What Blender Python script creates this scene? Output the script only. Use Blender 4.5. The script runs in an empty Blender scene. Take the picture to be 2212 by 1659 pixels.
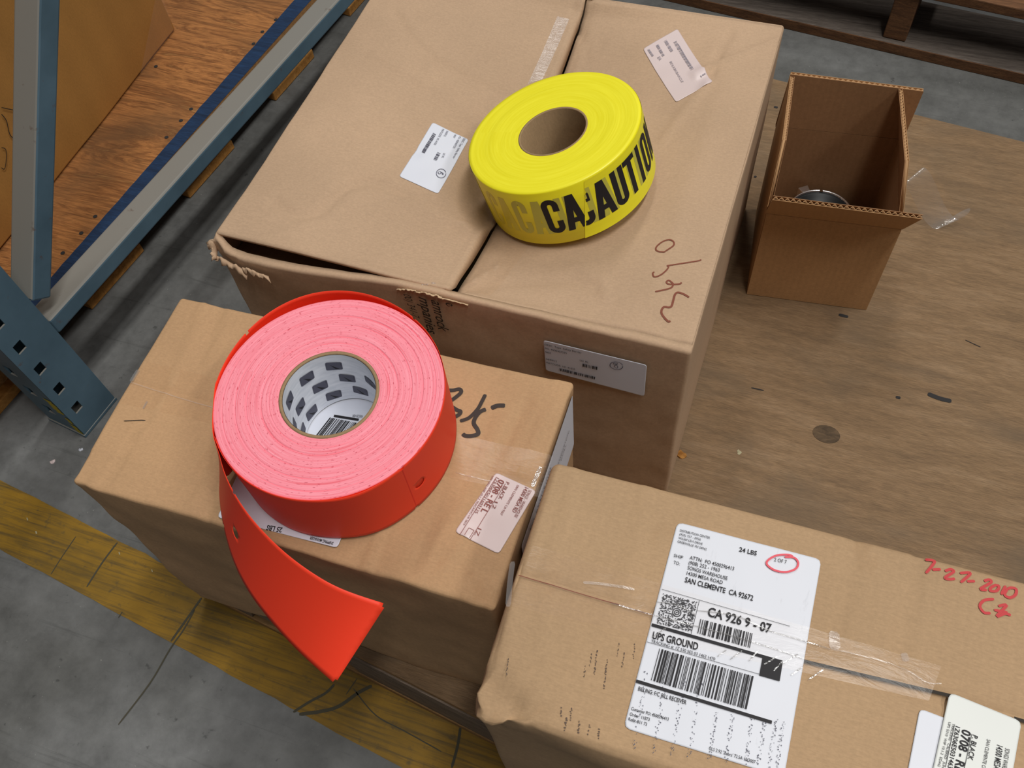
import bpy, bmesh, math, random
from mathutils import Vector, Matrix, Euler, noise
from mathutils.geometry import delaunay_2d_cdt

# ------------------------------------------------------------------ camera, world, lights
S = bpy.context.scene
COL = S.collection
W, H, F = 2212.0, 1659.0, 1940.05
CAM = Vector((0, 0, 1.1156))
ROT = Euler((0.5559, 0.0712, 0.3304), 'XYZ').to_matrix()
cd = bpy.data.cameras.new('camera'); cd.sensor_fit = 'HORIZONTAL'; cd.sensor_width = 36
cd.lens = F / W * 36; cd.clip_start = .01
cam = bpy.data.objects.new('camera', cd); COL.objects.link(cam)
cam.location = CAM; cam.rotation_euler = (0.5559, 0.0712, 0.3304); S.camera = cam

S.view_settings.view_transform = 'Standard'; S.view_settings.look = 'None'
S.view_settings.gamma = 1; S.view_settings.use_curve_mapping = False
S.view_settings.exposure = -0.16
wd = bpy.data.worlds.new('world'); S.world = wd; wd.use_nodes = True
bg = wd.node_tree.nodes['Background']; bg.inputs[0].default_value = (1.0, .985, .97, 1); bg.inputs[1].default_value = .14

def strip_lamp(name, loc, sx, sy, power, col=(1, .985, .95), yaw=-.13):
    """ceiling fixture, also used for the added back fill: a long rectangle hanging level and shining straight down"""
    l = bpy.data.lights.new(name, 'AREA'); l.shape = 'RECTANGLE'; l.size = sx; l.size_y = sy
    l.energy = power; l.color = col
    o = bpy.data.objects.new(name, l); COL.objects.link(o); o.location = loc; o.rotation_euler = (0, 0, yaw)
    return o
strip_lamp('ceiling_tube_near', (.72, .35, 4.2), .28, 2.4, 108)
strip_lamp('ceiling_tube_right', (2.7, .35, 4.2), .28, 2.4, 80)
strip_lamp('back_fill_lamp', (-1.0, 3.0, 4.2), .28, 2.4, 62)  # fill added to brighten the large carton's left half, no known fixture

# ------------------------------------------------------------------ geometry of the place
FL = 0.0                 # floor
DK = 0.12                # top of the plywood on the pallet
YAW = -.13               # pallets, rack and floor stripe
UX = Vector((math.cos(YAW), math.sin(YAW), 0)); VY = Vector((-math.sin(YAW), math.cos(YAW), 0))
def uv(u, v, z=0.0): return UX * u + VY * v + Vector((0, 0, z))
def ray(px): return ROT @ Vector(((px[0] - W / 2) / F, -(px[1] - H / 2) / F, -1))
def pix(px, z):
    d = ray(px); return CAM + d * ((z - CAM.z) / d.z)
def pixplane(px, p0, n):
    d = ray(px); return CAM + d * ((Vector(p0) - CAM).dot(n) / d.dot(n))
def cr(ox, oy, s): return lambda x, y: (ox + x * s, oy + y * s)
def lerp(a, b, t): return a + (b - a) * t
def clamp(x, a=0., b=1.): return max(a, min(b, x))
def sstep(a, b, x):
    t = clamp((x - a) / (b - a)); return t * t * (3 - 2 * t)
def nz(x, y, z, s): return noise.noise(Vector((x * s, y * s, z * s)))

# ------------------------------------------------------------------ objects
def tag(o, label=None, cat=None, group=None, kind=None):
    if label: o['label'] = label
    if cat: o['category'] = cat
    if group: o['group'] = group
    if kind: o['kind'] = kind
    return o
def thing(name, loc, label, cat, group=None, kind=None):
    o = bpy.data.objects.new(name, None); COL.objects.link(o); o.location = loc; o.empty_display_size = .05
    return tag(o, label, cat, group, kind)
def origin(o):
    v = Vector((0, 0, 0))
    while o is not None: v = v + o.location; o = o.parent
    return v
def mesh(name, verts, faces, mat, parent=None, smooth=False, kind=None, label=None):
    off = origin(parent) if parent else Vector((0, 0, 0))
    m = bpy.data.meshes.new(name)
    m.from_pydata([tuple(Vector(v) - off) for v in verts], [], faces); m.update()
    if smooth: m.polygons.foreach_set('use_smooth', [True] * len(m.polygons))
    mats = mat if isinstance(mat, (list, tuple)) else [mat]
    for k in mats: m.materials.append(k)
    o = bpy.data.objects.new(name, m); COL.objects.link(o)
    if parent: o.parent = parent
    if kind: o['kind'] = kind
    if label: o['label'] = label
    return o
def solid(o, t, off=-1.):
    md = o.modifiers.new('thick', 'SOLIDIFY'); md.thickness = t; md.offset = off; md.use_even_offset = False
    return o
def bev(o, w, n=2):
    md = o.modifiers.new('bevel', 'BEVEL'); md.width = w; md.segments = n; md.limit_method = 'ANGLE'; return o
BOXF = [(0, 3, 2, 1), (4, 5, 6, 7), (0, 1, 5, 4), (1, 2, 6, 5), (2, 3, 7, 6), (3, 0, 4, 7)]
def hexa(name, B4, T4, mat, parent=None, bevel=0, **k):
    o = mesh(name, list(B4) + list(T4), BOXF, mat, parent, **k)
    return bev(o, bevel) if bevel else o
def ubox(name, u0, u1, v0, v1, z0, z1, mat, parent=None, bevel=0, **k):
    q = [(u0, v0), (u1, v0), (u1, v1), (u0, v1)]
    return hexa(name, [uv(a, b, z0) for a, b in q], [uv(a, b, z1) for a, b in q], mat, parent, bevel, **k)

# ------------------------------------------------------------------ materials
class NT:
    def __init__(s, name):
        s.m = bpy.data.materials.new(name); s.m.use_nodes = True; s.t = s.m.node_tree
        s.b = s.t.nodes['Principled BSDF']; s.out = s.t.nodes['Material Output']
    def n(s, typ, **k):
        x = s.t.nodes.new(typ)
        for a, v in k.items():
            if a.startswith('i_'):
                a = a[2:]; a = int(a) if a.isdigit() else a.replace('_', ' ')
                s.set(x, a, v)
            else: setattr(x, a, v)
        return x
    def set(s, x, i, v):
        if isinstance(v, bpy.types.NodeSocket): s.t.links.new(v, x.inputs[i])
        else: x.inputs[i].default_value = v
    def coord(s, rot=0., scale=(1, 1, 1), kind='Object'):
        tc = s.n('ShaderNodeTexCoord'); mp = s.n('ShaderNodeMapping')
        s.t.links.new(tc.outputs[kind], mp.inputs[0]); mp.inputs['Rotation'].default_value = (0, 0, rot)
        mp.inputs['Scale'].default_value = scale
        return mp.outputs[0]
    def noise(s, vec, scale, detail=4., rough=.55, dist=0.):
        x = s.n('ShaderNodeTexNoise'); s.t.links.new(vec, x.inputs['Vector'])
        x.inputs['Scale'].default_value = scale; x.inputs['Detail'].default_value = detail
        x.inputs['Roughness'].default_value = rough; x.inputs['Distortion'].default_value = dist
        return x.outputs['Fac']
    def ramp(s, fac, stops):
        x = s.n('ShaderNodeValToRGB'); e = x.color_ramp.elements
        while len(e) < len(stops): e.new(.5)
        for q, (p, c) in zip(e, stops):
            q.position = p; q.color = (c if len(c) == 4 else (*c, 1)) if isinstance(c, tuple) else (c, c, c, 1)
        s.t.links.new(fac, x.inputs[0]); return x.outputs[0]
    def mix(s, fac, a, b, mode='MIX'):
        x = s.n('ShaderNodeMix', data_type='RGBA', blend_type=mode)
        for i, v in ((0, fac), (6, a), (7, b)):
            if isinstance(v, tuple) and len(v) == 3: v = (*v, 1)
            s.set(x, i, v)
        return x.outputs[2]
    def math(s, op, a, b=0.):
        x = s.n('ShaderNodeMath', operation=op); s.set(x, 0, a); s.set(x, 1, b); return x.outputs[0]
    def bump(s, h, strength=.2, dist=.001):
        x = s.n('ShaderNodeBump'); x.inputs['Strength'].default_value = strength; x.inputs['Distance'].default_value = dist
        s.t.links.new(h, x.inputs['Height']); s.t.links.new(x.outputs[0], s.b.inputs['Normal'])
    def done(s, col=None, rough=.8, spec=.3, metal=0.):
        if col is not None:
            if isinstance(col, tuple): col = (*col[:3], 1)
            s.set(s.b, 'Base Color', col)
        s.set(s.b, 'Roughness', rough); s.b.inputs['Specular IOR Level'].default_value = spec
        s.b.inputs['Metallic'].default_value = metal
        return s.m
def srgb(r, g, b):
    f = lambda c: ((c / 255 + .055) / 1.055) ** 2.4 if c > 10 else c / 255 / 12.92
    return (f(r), f(g), f(b))
def plain(name, c, rough=.6, spec=.3, metal=0.): return NT(name).done(c, rough, spec, metal)
def cardboard(name, c, rot=0., contrast=1., lines=.05, stain=None):
    t = NT(name); v = t.coord(rot); vf = t.coord(rot, (1, 6, 1)); 
    dk = tuple(x * (1 - .22 * contrast) for x in c); lt = tuple(min(1, x * (1 + .10 * contrast)) for x in c)
    big = t.noise(v, 5, 3, .5); col = t.ramp(big, [(.3, dk), (.62, lt)])
    fib = t.noise(vf, 160, 3, .7); col = t.mix(.07, col, t.ramp(fib, [(.3, .0), (.7, 1.)]), 'OVERLAY')
    sp = t.noise(v, 420, 2, .6); col = t.mix(.05, col, t.ramp(sp, [(.35, .1), (.65, .9)]), 'OVERLAY')
    wv = t.n('ShaderNodeTexWave', wave_type='BANDS', bands_direction='X')
    t.t.links.new(t.coord(rot), wv.inputs['Vector']); wv.inputs['Scale'].default_value = 42; wv.inputs['Distortion'].default_value = .4
    col = t.mix(lines, col, wv.outputs['Fac'], 'OVERLAY')
    if stain:
        m = t.ramp(t.noise(t.coord(rot, (1.6, 1, 1)), 11, 5, .7), [(.60, 0.), (.78, .45)])
        col = t.mix(m, col, stain)
    t.bump(t.noise(v, 300, 3), .04, .0005)
    return t.done(col, .78, .25)
def wood(name, stops, rot=0., scale=1., stretch=14., rough=.75, dist=1.2, patch=None):
    t = NT(name); v = t.coord(rot, (1, stretch, stretch)); 
    g = t.noise(v, 3.2 * scale, 7, .66, dist); col = t.ramp(g, stops)
    f = t.noise(t.coord(rot, (1, 22, 22)), 22 * scale, 4, .7)
    col = t.mix(.45, col, t.ramp(f, [(.32, .12), (.66, .85)]), 'OVERLAY')
    if patch:
        p = t.ramp(t.noise(t.coord(rot, (1, 1.4, 1)), 4.5, 4, .6, .6), [(.48, 0.), (.72, .75)]); col = t.mix(p, col, patch)
    t.bump(f, .25, .0006)
    return t.done(col, rough, .25)
def concrete():
    t = NT('concrete'); v = t.coord()
    a = t.noise(v, 1.7, 6, .58, .4)
    col = t.ramp(a, [(.30, srgb(72, 72, 69)), (.5, srgb(95, 95, 93)), (.72, srgb(126, 127, 127))])
    b = t.noise(v, 26, 6, .7); col = t.mix(.32, col, t.ramp(b, [(.3, .12), (.7, .85)]), 'OVERLAY')
    d = t.ramp(t.noise(v, 60, 3, .6), [(.66, 0.), (.74, .55)]); col = t.mix(d, col, srgb(38, 38, 38))
    s = t.ramp(t.noise(t.coord(-YAW, (.5, 9, 1)), 9, 4, .7, .5), [(.60, 0.), (.74, .4)]); col = t.mix(s, col, srgb(52, 53, 52))
    w = t.ramp(t.noise(v, 210, 2, .5), [(.735, 0.), (.77, .5)]); col = t.mix(w, col, srgb(160, 160, 155))
    t.bump(b, .25, .002)
    return t.done(col, t.ramp(b, [(.3, .5), (.7, .85)]), .35)
def stripe_mat():
    t = NT('yellow_paint'); v = t.coord(); r = t.coord(-YAW, (.6, 14, 1))
    a = t.noise(v, 7, 5, .6); col = t.ramp(a, [(.3, srgb(114, 88, 29)), (.6, srgb(152, 115, 33)), (.78, srgb(170, 131, 40))])
    s = t.ramp(t.noise(r, 12, 6, .72, .3), [(.46, 0.), (.66, .75)]); col = t.mix(s, col, srgb(70, 62, 42))
    k = t.ramp(t.noise(v, 70, 4, .7), [(.58, 0.), (.72, .6)]); col = t.mix(k, col, srgb(72, 66, 48))
    return t.done(col, .62, .35)
def steel_blue():
    t = NT('rack_blue_paint'); v = t.coord()
    a = t.noise(v, 9, 4, .6); col = t.ramp(a, [(.3, srgb(72, 96, 111)), (.7, srgb(89, 115, 131))])
    g = t.n('ShaderNodeNewGeometry'); sp = t.n('ShaderNodeSeparateXYZ'); t.t.links.new(g.outputs['Normal'], sp.inputs[0])
    du = t.ramp(sp.outputs['Z'], [(.30, 0.), (.55, .92)]); col = t.mix(du, col, srgb(132, 128, 120))   # greyer on upward faces
    r = t.ramp(t.noise(v, 38, 5, .7), [(.64, 0.), (.72, .7)]); col = t.mix(r, col, srgb(92, 70, 58))
    return t.done(col, .5, .4)
def clear_film(name, tint=(1, 1, 1), gloss=.12, rough=.12, amt=.0, bumpy=.5):
    t = NT(name); tr = t.n('ShaderNodeBsdfTransparent'); gl = t.n('ShaderNodeBsdfGlossy'); df = t.n('ShaderNodeBsdfDiffuse')
    tr.inputs[0].default_value = (*tint, 1); gl.inputs['Roughness'].default_value = rough; df.inputs[0].default_value = (.85, .82, .8, 1)
    b = t.n('ShaderNodeBump'); b.inputs['Strength'].default_value = bumpy; b.inputs['Distance'].default_value = .002
    t.t.links.new(t.noise(t.coord(0, (1, 3, 1)), 55, 4, .6, .8), b.inputs['Height'])
    t.t.links.new(b.outputs[0], gl.inputs['Normal'])
    a = t.n('ShaderNodeMixShader'); a.inputs[0].default_value = gloss
    t.t.links.new(tr.outputs[0], a.inputs[1]); t.t.links.new(gl.outputs[0], a.inputs[2])
    c = t.n('ShaderNodeMixShader'); c.inputs[0].default_value = amt
    t.t.links.new(a.outputs[0], c.inputs[1]); t.t.links.new(df.outputs[0], c.inputs[2])
    t.t.links.new(c.outputs[0], t.out.inputs['Surface'])
    return t.m

M_FLOOR = concrete(); M_STRIPE = stripe_mat(); M_BLUE = steel_blue()
M_SCUFF = plain('rubber_scuff', srgb(74, 70, 57), .8); M_CHIP = plain('pale_floor_chip', srgb(168, 160, 130), .8)
M_CA = cardboard('cardboard_pinkish', srgb(182, 153, 125), 0, .5, .004)
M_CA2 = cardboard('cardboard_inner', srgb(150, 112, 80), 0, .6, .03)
M_CB = cardboard('cardboard_tan', srgb(180, 144, 107), 0, .6, .008, srgb(150, 110, 74))
M_CC = cardboard('cardboard_tan_scuffed', srgb(170, 140, 107), 0, .5, .008, srgb(150, 116, 82))
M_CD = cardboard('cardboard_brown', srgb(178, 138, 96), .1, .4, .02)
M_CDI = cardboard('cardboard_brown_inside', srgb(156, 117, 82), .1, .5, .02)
M_GOLD = cardboard('cardboard_golden', srgb(180, 130, 68), YAW, .4, .03)
M_FLUTE = plain('flute_paper', srgb(176, 138, 98), .8)
M_TORN = plain('torn_paper', srgb(196, 168, 134), .9)
M_PLY = wood('plywood_weathered', [(.25, srgb(104, 83, 61)), (.5, srgb(124, 99, 72)), (.75, srgb(138, 113, 86))], -YAW + .1, 3.0, 7, .7, .4, srgb(96, 82, 66))
M_PLYEDGE = wood('plywood_edge', [(.3, srgb(122, 92, 58)), (.7, srgb(158, 122, 80))], -YAW, 3, 30)
M_PAL = wood('pallet_timber_grey', [(.3, srgb(92, 80, 70)), (.7, srgb(136, 119, 104))], -YAW, 2, 18)
M_PALEND = wood('pallet_end_grain', [(.3, srgb(150, 100, 46)), (.7, srgb(196, 142, 76))], 0, 14, 2)
M_PLYL = wood('plywood_orange', [(.28, srgb(104, 64, 35)), (.46, srgb(168, 113, 64)), (.58, srgb(122, 77, 42)), (.74, srgb(182, 134, 80))], .16, 1.2, 7, .6, 3.2, srgb(104, 74, 48))
M_STR = wood('pallet_stringer_tan', [(.3, srgb(138, 98, 60)), (.7, srgb(176, 132, 84))], -YAW + 1.57, 2, 18)
M_DARKP = wood('old_dark_timber', [(.3, srgb(70, 62, 56)), (.7, srgb(112, 102, 94))], -YAW, 2, 16)
M_DARKE = wood('old_brown_timber', [(.3, srgb(74, 50, 34)), (.7, srgb(118, 82, 54))], -YAW, 3, 16)
M_NAVY = wood('blue_paint_on_plywood', [(.3, srgb(22, 38, 62)), (.7, srgb(32, 58, 92))], -YAW + 1.57, 3, 12)
M_KNOT = wood('wood_knot', [(.3, srgb(62, 50, 38)), (.7, srgb(104, 84, 62))], .4, 12, 3)
M_DARKM = plain('dark_stain', srgb(46, 44, 44), .8)
M_WHITE = NT('label_paper'); 
_v = M_WHITE.coord(.25, (1, .25, 1)); M_WHITE = M_WHITE.done(M_WHITE.mix(M_WHITE.ramp(M_WHITE.noise(_v, 130, 4, .7), [(.62, 0.), (.8, .35)]), srgb(212, 214, 222), srgb(146, 146, 152)), .45, .35)
M_WHITE2 = plain('label_paper_clean', srgb(210, 213, 224), .45, .35)
M_PINKLAB = plain('label_paper_under_film', srgb(208, 190, 188), .35, .45)
M_INK = plain('black_ink', srgb(30, 28, 32), .6); M_INKF = plain('faded_ink', srgb(150, 142, 150), .6); M_INKR = plain('brown_red_ink', srgb(136, 78, 72), .6)
M_INKG = plain('grey_ink', srgb(88, 88, 102), .6)
M_RED = plain('red_marker', srgb(186, 60, 62), .6); M_MAROON = plain('maroon_marker', srgb(122, 66, 48), .6); M_BLACKM = plain('black_marker', srgb(56, 46, 42), .6)
M_REDP = plain('red_pen', srgb(222, 92, 104), .6); M_PEN = plain('dark_pen', srgb(76, 76, 96), .6)
M_PRINT = plain('carton_print', srgb(52, 46, 40), .8)
M_TAPE = clear_film('clear_packing_tape', (1., .99, .98), .02, .25, .0, .15)
M_TAPEM = clear_film('milky_packing_tape', (.95, .93, .92), .08, .28, .12, .5)
M_FILM = clear_film('loose_plastic_film', (.96, .96, .96), .22, .08, .10, .9)
M_CHROME = plain('chrome', (.95, .95, .97), .28, .5, 1.); M_BLACK = plain('black_rubber', (.012, .013, .014), .45)
M_CORE = cardboard('core_board', srgb(150, 124, 92), 0, .5, .0)
M_COREW = NT('silver_core_paper'); M_COREW = M_COREW.done(M_COREW.ramp(M_COREW.noise(M_COREW.coord(0, (1, 1, 5)), 60, 3), [(.3, srgb(216, 220, 228)), (.7, srgb(240, 242, 248))]), .38, .45)
M_ORANGE = plain('fluorescent_red_paper', (.88, .050, .018), .5, .3)
M_ORANGE2 = plain('fluorescent_red_back', (.80, .030, .018), .55, .3)
M_YEL = NT('yellow_film')
_r = M_YEL.noise(M_YEL.coord(0, (1, 1, 14)), 6, 2)
M_YEL = M_YEL.done(M_YEL.ramp(_r, [(.3, (.80, .72, .012)), (.7, (.88, .81, .02))]), .34, .45)
M_OLIVE = plain('print_under_film', (.50, .47, .06), .34, .45); M_OLIVE2 = plain('deep_print_under_film', (.62, .56, .035), .34, .45)
def ring_mat(name, c1, c2, dash, n=900., line=None):
    t = NT(name); tc = t.n('ShaderNodeTexCoord'); sp = t.n('ShaderNodeSeparateXYZ'); t.t.links.new(tc.outputs['Object'], sp.inputs[0])
    x, y = sp.outputs[0], sp.outputs[1]
    r = t.math('SQRT', t.math('ADD', t.math('MULTIPLY', x, x), t.math('MULTIPLY', y, y))); an = t.math('ARCTAN2', y, x)
    cb = t.n('ShaderNodeCombineXYZ'); t.set(cb, 0, t.math('MULTIPLY', r, n)); t.set(cb, 1, t.math('MULTIPLY', an, 1.2))
    col = t.ramp(t.noise(cb.outputs[0], 1., 3, .6), [(.3, c1), (.7, c2)])
    if line:
        cb3 = t.n('ShaderNodeCombineXYZ'); t.set(cb3, 0, t.math('MULTIPLY', r, n * .35)); t.set(cb3, 1, t.math('MULTIPLY', an, .5))
        col = t.mix(t.ramp(t.noise(cb3.outputs[0], 1., 2, .5), [(.66, 0.), (.70, .55)]), col, line)
    if dash:
        cb2 = t.n('ShaderNodeCombineXYZ'); t.set(cb2, 0, t.math('MULTIPLY', r, n * 1.3)); t.set(cb2, 1, t.math('MULTIPLY', an, 16.))
        col = t.mix(t.ramp(t.noise(cb2.outputs[0], 1., 1, .5), [(.665, 0.), (.69, .8)]), col, dash)
    t.bump(t.noise(cb.outputs[0], 1., 3, .6), .25, .0008)
    return t.done(col, .5, .3)
M_PINK = ring_mat('stacked_label_edges', (.86, .195, .25), (.94, .33, .40), (.48, .03, .06), 1100., (.76, .09, .12))
M_YELTOP = ring_mat('stacked_tape_edges', (.78, .70, .012), (.86, .79, .03), None, 420.)

# ------------------------------------------------------------------ surfaces on which things are drawn
class Top:
    """a nearly level box top at height z0 + dz(x, y)"""
    def __init__(s, z0, dz=lambda x, y: 0.): s.z0 = z0; s.dz = dz
    N = Vector((0, 0, 1))
    def M(s, px):
        z = s.z0
        for _ in range(5):
            p = pix(px, z); z = s.z0 + s.dz(p.x, p.y)
        return Vector((p.x, p.y, z))
    def drape(s, p, lift): return Vector((p.x, p.y, s.z0 + s.dz(p.x, p.y) + lift))
class Flat:
    def __init__(s, p0, n, off=None): s.p0 = Vector(p0); s.N = Vector(n).normalized(); s.off = off
    def M(s, px): return pixplane(px, s.p0, s.N)
    def drape(s, p, lift): return p + s.N * (lift + (s.off(p) if s.off else 0.))

_tc = {}
def text2d(txt, bold=0., shear=0.):
    """text outline as triangulated 2-D mesh, x from 0..1 of its width, y in cap heights"""
    key = (txt, bold, shear)
    if key in _tc: return _tc[key]
    def build(s):
        c = bpy.data.curves.new('text', 'FONT'); c.body = s; c.size = 1; c.offset = bold; c.shear = shear; c.resolution_u = 3
        o = bpy.data.objects.new('text', c); COL.objects.link(o)
        dg = bpy.context.evaluated_depsgraph_get(); m = bpy.data.meshes.new_from_object(o.evaluated_get(dg))
        V = [(v.co.x, v.co.y) for v in m.vertices]; Fc = [tuple(p.vertices) for p in m.polygons]
        bpy.data.objects.remove(o); bpy.data.curves.remove(c); bpy.data.meshes.remove(m)
        return V, Fc
    if 'H' not in _tc:
        v, _ = build('H'); _tc['H'] = max(q[1] for q in v)
    V, Fc = build(txt); x0 = min(v[0] for v in V); x1 = max(v[0] for v in V); cap = _tc['H']
    _tc[key] = ([((v[0] - x0) / (x1 - x0), v[1] / cap) for v in V], Fc)
    return _tc[key]
class Print:
    """flat ink on one surface, gathered into one mesh"""
    def __init__(s, surf, lift=.0006): s.s = surf; s.v = []; s.f = []; s.lift = lift
    def add(s, pts, faces):
        k = len(s.v); s.v += [s.s.drape(Vector(p), s.lift) for p in pts]; s.f += [tuple(k + i for i in f) for f in faces]
    def text(s, txt, a, b, cap, bold=0., shear=0.):
        P0, P1 = s.s.M(a), s.s.M(b); e = P1 - P0; L = e.length; e.normalize(); up = s.s.N.cross(e).normalized()
        V, Fc = text2d(txt, bold, shear); s.add([P0 + e * (x * L) + up * (y * cap) for x, y in V], Fc)
    def quad(s, *px): s.add([s.s.M(p) for p in px], [tuple(range(len(px)))])
    def bar(s, a, b, w):
        P0, P1 = s.s.M(a), s.s.M(b); e = (P1 - P0).normalized(); up = s.s.N.cross(e).normalized() * (w / 2)
        n = max(1, int((P1 - P0).length / .012)); pts = []; fc = []
        for i in range(n + 1):
            c = P0.lerp(P1, i / n); pts += [c - up, c + up]
            if i: k = 2 * i; fc.append((k - 2, k, k + 1, k - 1))
        s.add(pts, fc)
    def barcode(s, tl, tr, bl, n, seed, groups=0):
        rnd = random.Random(seed); A, B, C = s.s.M(tl), s.s.M(tr), s.s.M(bl); ws = []
        for i in range(n * 2 - 1): ws.append(rnd.choice([1, 1, 2, 3]) * (1. if i % 2 else 1.05))
        tot = sum(ws); x = 0
        for i, w_ in enumerate(ws):
            if i % 2 == 0:
                p = A + (B - A) * (x / tot); q = A + (B - A) * ((x + w_) / tot)
                s.add([p, q, q + C - A, p + C - A], [(0, 3, 2, 1)])
            x += w_
    def stroke(s, pts, w, close=False):
        P = [s.s.M(p) for p in pts]
        if close: P.append(P[0])
        # smooth the polyline
        Q = []
        for i in range(len(P) - 1):
            p0, p1, p2, p3 = P[max(i - 1, 0)], P[i], P[i + 1], P[min(i + 2, len(P) - 1)]
            for k in range(5):
                t = k / 5
                Q.append(.5 * ((2 * p1) + (p2 - p0) * t + (2 * p0 - 5 * p1 + 4 * p2 - p3) * t * t + (3 * p1 - p0 - 3 * p2 + p3) * t ** 3))
        Q.append(P[-1]); pts_, fc = [], []
        for i, q in enumerate(Q):
            e = (Q[min(i + 1, len(Q) - 1)] - Q[max(i - 1, 0)])
            if e.length < 1e-9: e = Vector((1, 0, 0))
            up = s.s.N.cross(e).normalized() * (w / 2) * (.6 if i in (0, len(Q) - 1) else 1)
            pts_ += [q - up, q + up]
            if i: k = 2 * i; fc.append((k - 2, k, k + 1, k - 1))
        s.add(pts_, fc)
    def build(s, name, mat, parent, label=None):
        return mesh(name, s.v, s.f, mat, parent, kind='stuff', label=label)

def sheet(name, surf, quad, mat, parent, lift=.0004, r=.003, n=14, label=None, world=False, thick=0.):
    """a rounded rectangular sheet on a surface; quad = TL, TR, BR, BL as picture points (or world points)"""
    TL, TR, BR, BL = [Vector(q) if world else surf.M(q) for q in quad]
    w = (TR - TL).length; h = (BL - TL).length
    def fn(x, y):   # metres from TL, corner rounding
        a, b = x / w, y / h
        return TL.lerp(TR, a).lerp(BL.lerp(BR, a), b)
    xs = sorted(set([0, r * .3, r] + [r + (w - 2 * r) * i / n for i in range(1, n)] + [w - r, w - r * .3, w]))
    ys = sorted(set([0, r * .3, r] + [r + (h - 2 * r) * i / n for i in range(1, n)] + [h - r, h - r * .3, h]))
    V, Fc = [], []
    for y in ys:
        for x in xs:
            cx, cy = clamp(x, r, w - r), clamp(y, r, h - r); d = math.hypot(x - cx, y - cy)
            if abs(x - cx) > 1e-9 and abs(y - cy) > 1e-9:
                m = max(abs(x - cx), abs(y - cy)); X, Y = cx + (x - cx) / d * m, cy + (y - cy) / d * m
            else: X, Y = x, y
            V.append(surf.drape(fn(X, Y), lift))
    nx = len(xs)
    for j in range(len(ys) - 1):
        for i in range(nx - 1): k = j * nx + i; Fc.append((k, k + nx, k + nx + 1, k + 1))
    o = mesh(name, V, Fc, mat, parent, smooth=True, label=label)
    if thick: solid(o, thick, -1)
    return o

# ------------------------------------------------------------------ soft-edged box shells
def soft_box(B4, T4, r, step, classify, disp):
    """B4/T4 corner points (front-left, front-right, back-right, back-left); returns {class: (verts, faces)}"""
    B4 = [Vector(p) for p in B4]; T4 = [Vector(p) for p in T4]
    dim = [((B4[1] - B4[0]).length + (T4[1] - T4[0]).length) / 2, ((B4[3] - B4[0]).length + (T4[3] - T4[0]).length) / 2, (T4[0] - B4[0]).length]
    def samples(L, st):
        n = max(2, int((L - 2 * r) / st)); return [0, r * .35, r * .7, r] + [r + (L - 2 * r) * i / n for i in range(1, n)] + [L - r, L - r * .7, L - r * .35, L]
    X, Y, Z = samples(dim[0], step), samples(dim[1], step), samples(dim[2], step * 2)
    def tri(q):
        a, b, c = q[0] / dim[0], q[1] / dim[1], q[2] / dim[2]
        f = lambda P: P[0].lerp(P[1], a).lerp(P[3].lerp(P[2], a), b)
        return f(B4).lerp(f(T4), c)
    out = {}
    def put(cls, q):
        V, Fc, idx = out.setdefault(cls, ([], [], {})); key = tuple(round(x, 6) for x in q)
        if key not in idx:
            qc = [clamp(q[i], r, dim[i] - r) for i in range(3)]; d = Vector([q[i] - qc[i] for i in range(3)])
            if d.length > 1e-9: d = d.normalized() * r
            qq = Vector(qc) + d
            idx[key] = len(V); V.append(disp(cls, tri(qq), [q[i] / dim[i] for i in range(3)], dim))
        return idx[key]
    def face(qs):
        c = [sum(q[i] for q in qs) / 4 for i in range(3)]; cls = classify(c, dim)
        if cls is None: return
        ids = [put(cls, q) for q in qs]; out[cls][1].append(tuple(ids))
    Xr, Yr, Zr = range(len(X) - 1), range(len(Y) - 1), range(len(Z) - 1)
    for i in Xr:
        for j in Yr:
            a, b, c, d = X[i], X[i + 1], Y[j], Y[j + 1]
            face([(a, c, dim[2]), (b, c, dim[2]), (b, d, dim[2]), (a, d, dim[2])]); face([(a, c, 0), (a, d, 0), (b, d, 0), (b, c, 0)])
        for k in Zr:
            a, b, c, d = X[i], X[i + 1], Z[k], Z[k + 1]
            face([(a, 0, c), (b, 0, c), (b, 0, d), (a, 0, d)]); face([(a, dim[1], c), (a, dim[1], d), (b, dim[1], d), (b, dim[1], c)])
    for j in Yr:
        for k in Zr:
            a, b, c, d = Y[j], Y[j + 1], Z[k], Z[k + 1]
            face([(0, a, c), (0, a, d), (0, b, d), (0, b, c)]); face([(dim[0], a, c), (dim[0], b, c), (dim[0], b, d), (dim[0], a, d)])
    return {k: (v[0], v[1]) for k, v in out.items()}
def seg_d(p, a, b):
    ab = b - a; t = clamp((p - a).dot(ab) / max(ab.length_squared, 1e-12)); return (p - (a + ab * t)).length
def creases(surf_z, lst):
    """lst of (picture polyline, height, half width) -> function giving the relief at x, y"""
    seg = []
    for pts, amp, wd_ in lst:
        P = [pix(p, surf_z).to_2d() for p in pts]
        for a, b in zip(P, P[1:]): seg.append((a, b, amp, wd_))
    def f(x, y):
        p = Vector((x, y)); z = 0.
        for a, b, amp, w_ in seg:
            if abs(p.x - (a.x + b.x) / 2) > abs(a.x - b.x) / 2 + 3 * w_ or abs(p.y - (a.y + b.y) / 2) > abs(a.y - b.y) / 2 + 3 * w_: continue
            d = seg_d(p, a, b) / (w_ * .75)
            if d < 3: 
                g = amp * math.exp(-d * d)
                if abs(g) > abs(z): z = g
        return z
    return f

# ================================================================== THE SETTING
_f = []
mesh('floor', [(-3.5, -2, FL), (3, -2, FL), (3, 5, FL), (-3.5, 5, FL)], [(0, 1, 2, 3)], M_FLOOR, kind='structure')
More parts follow.
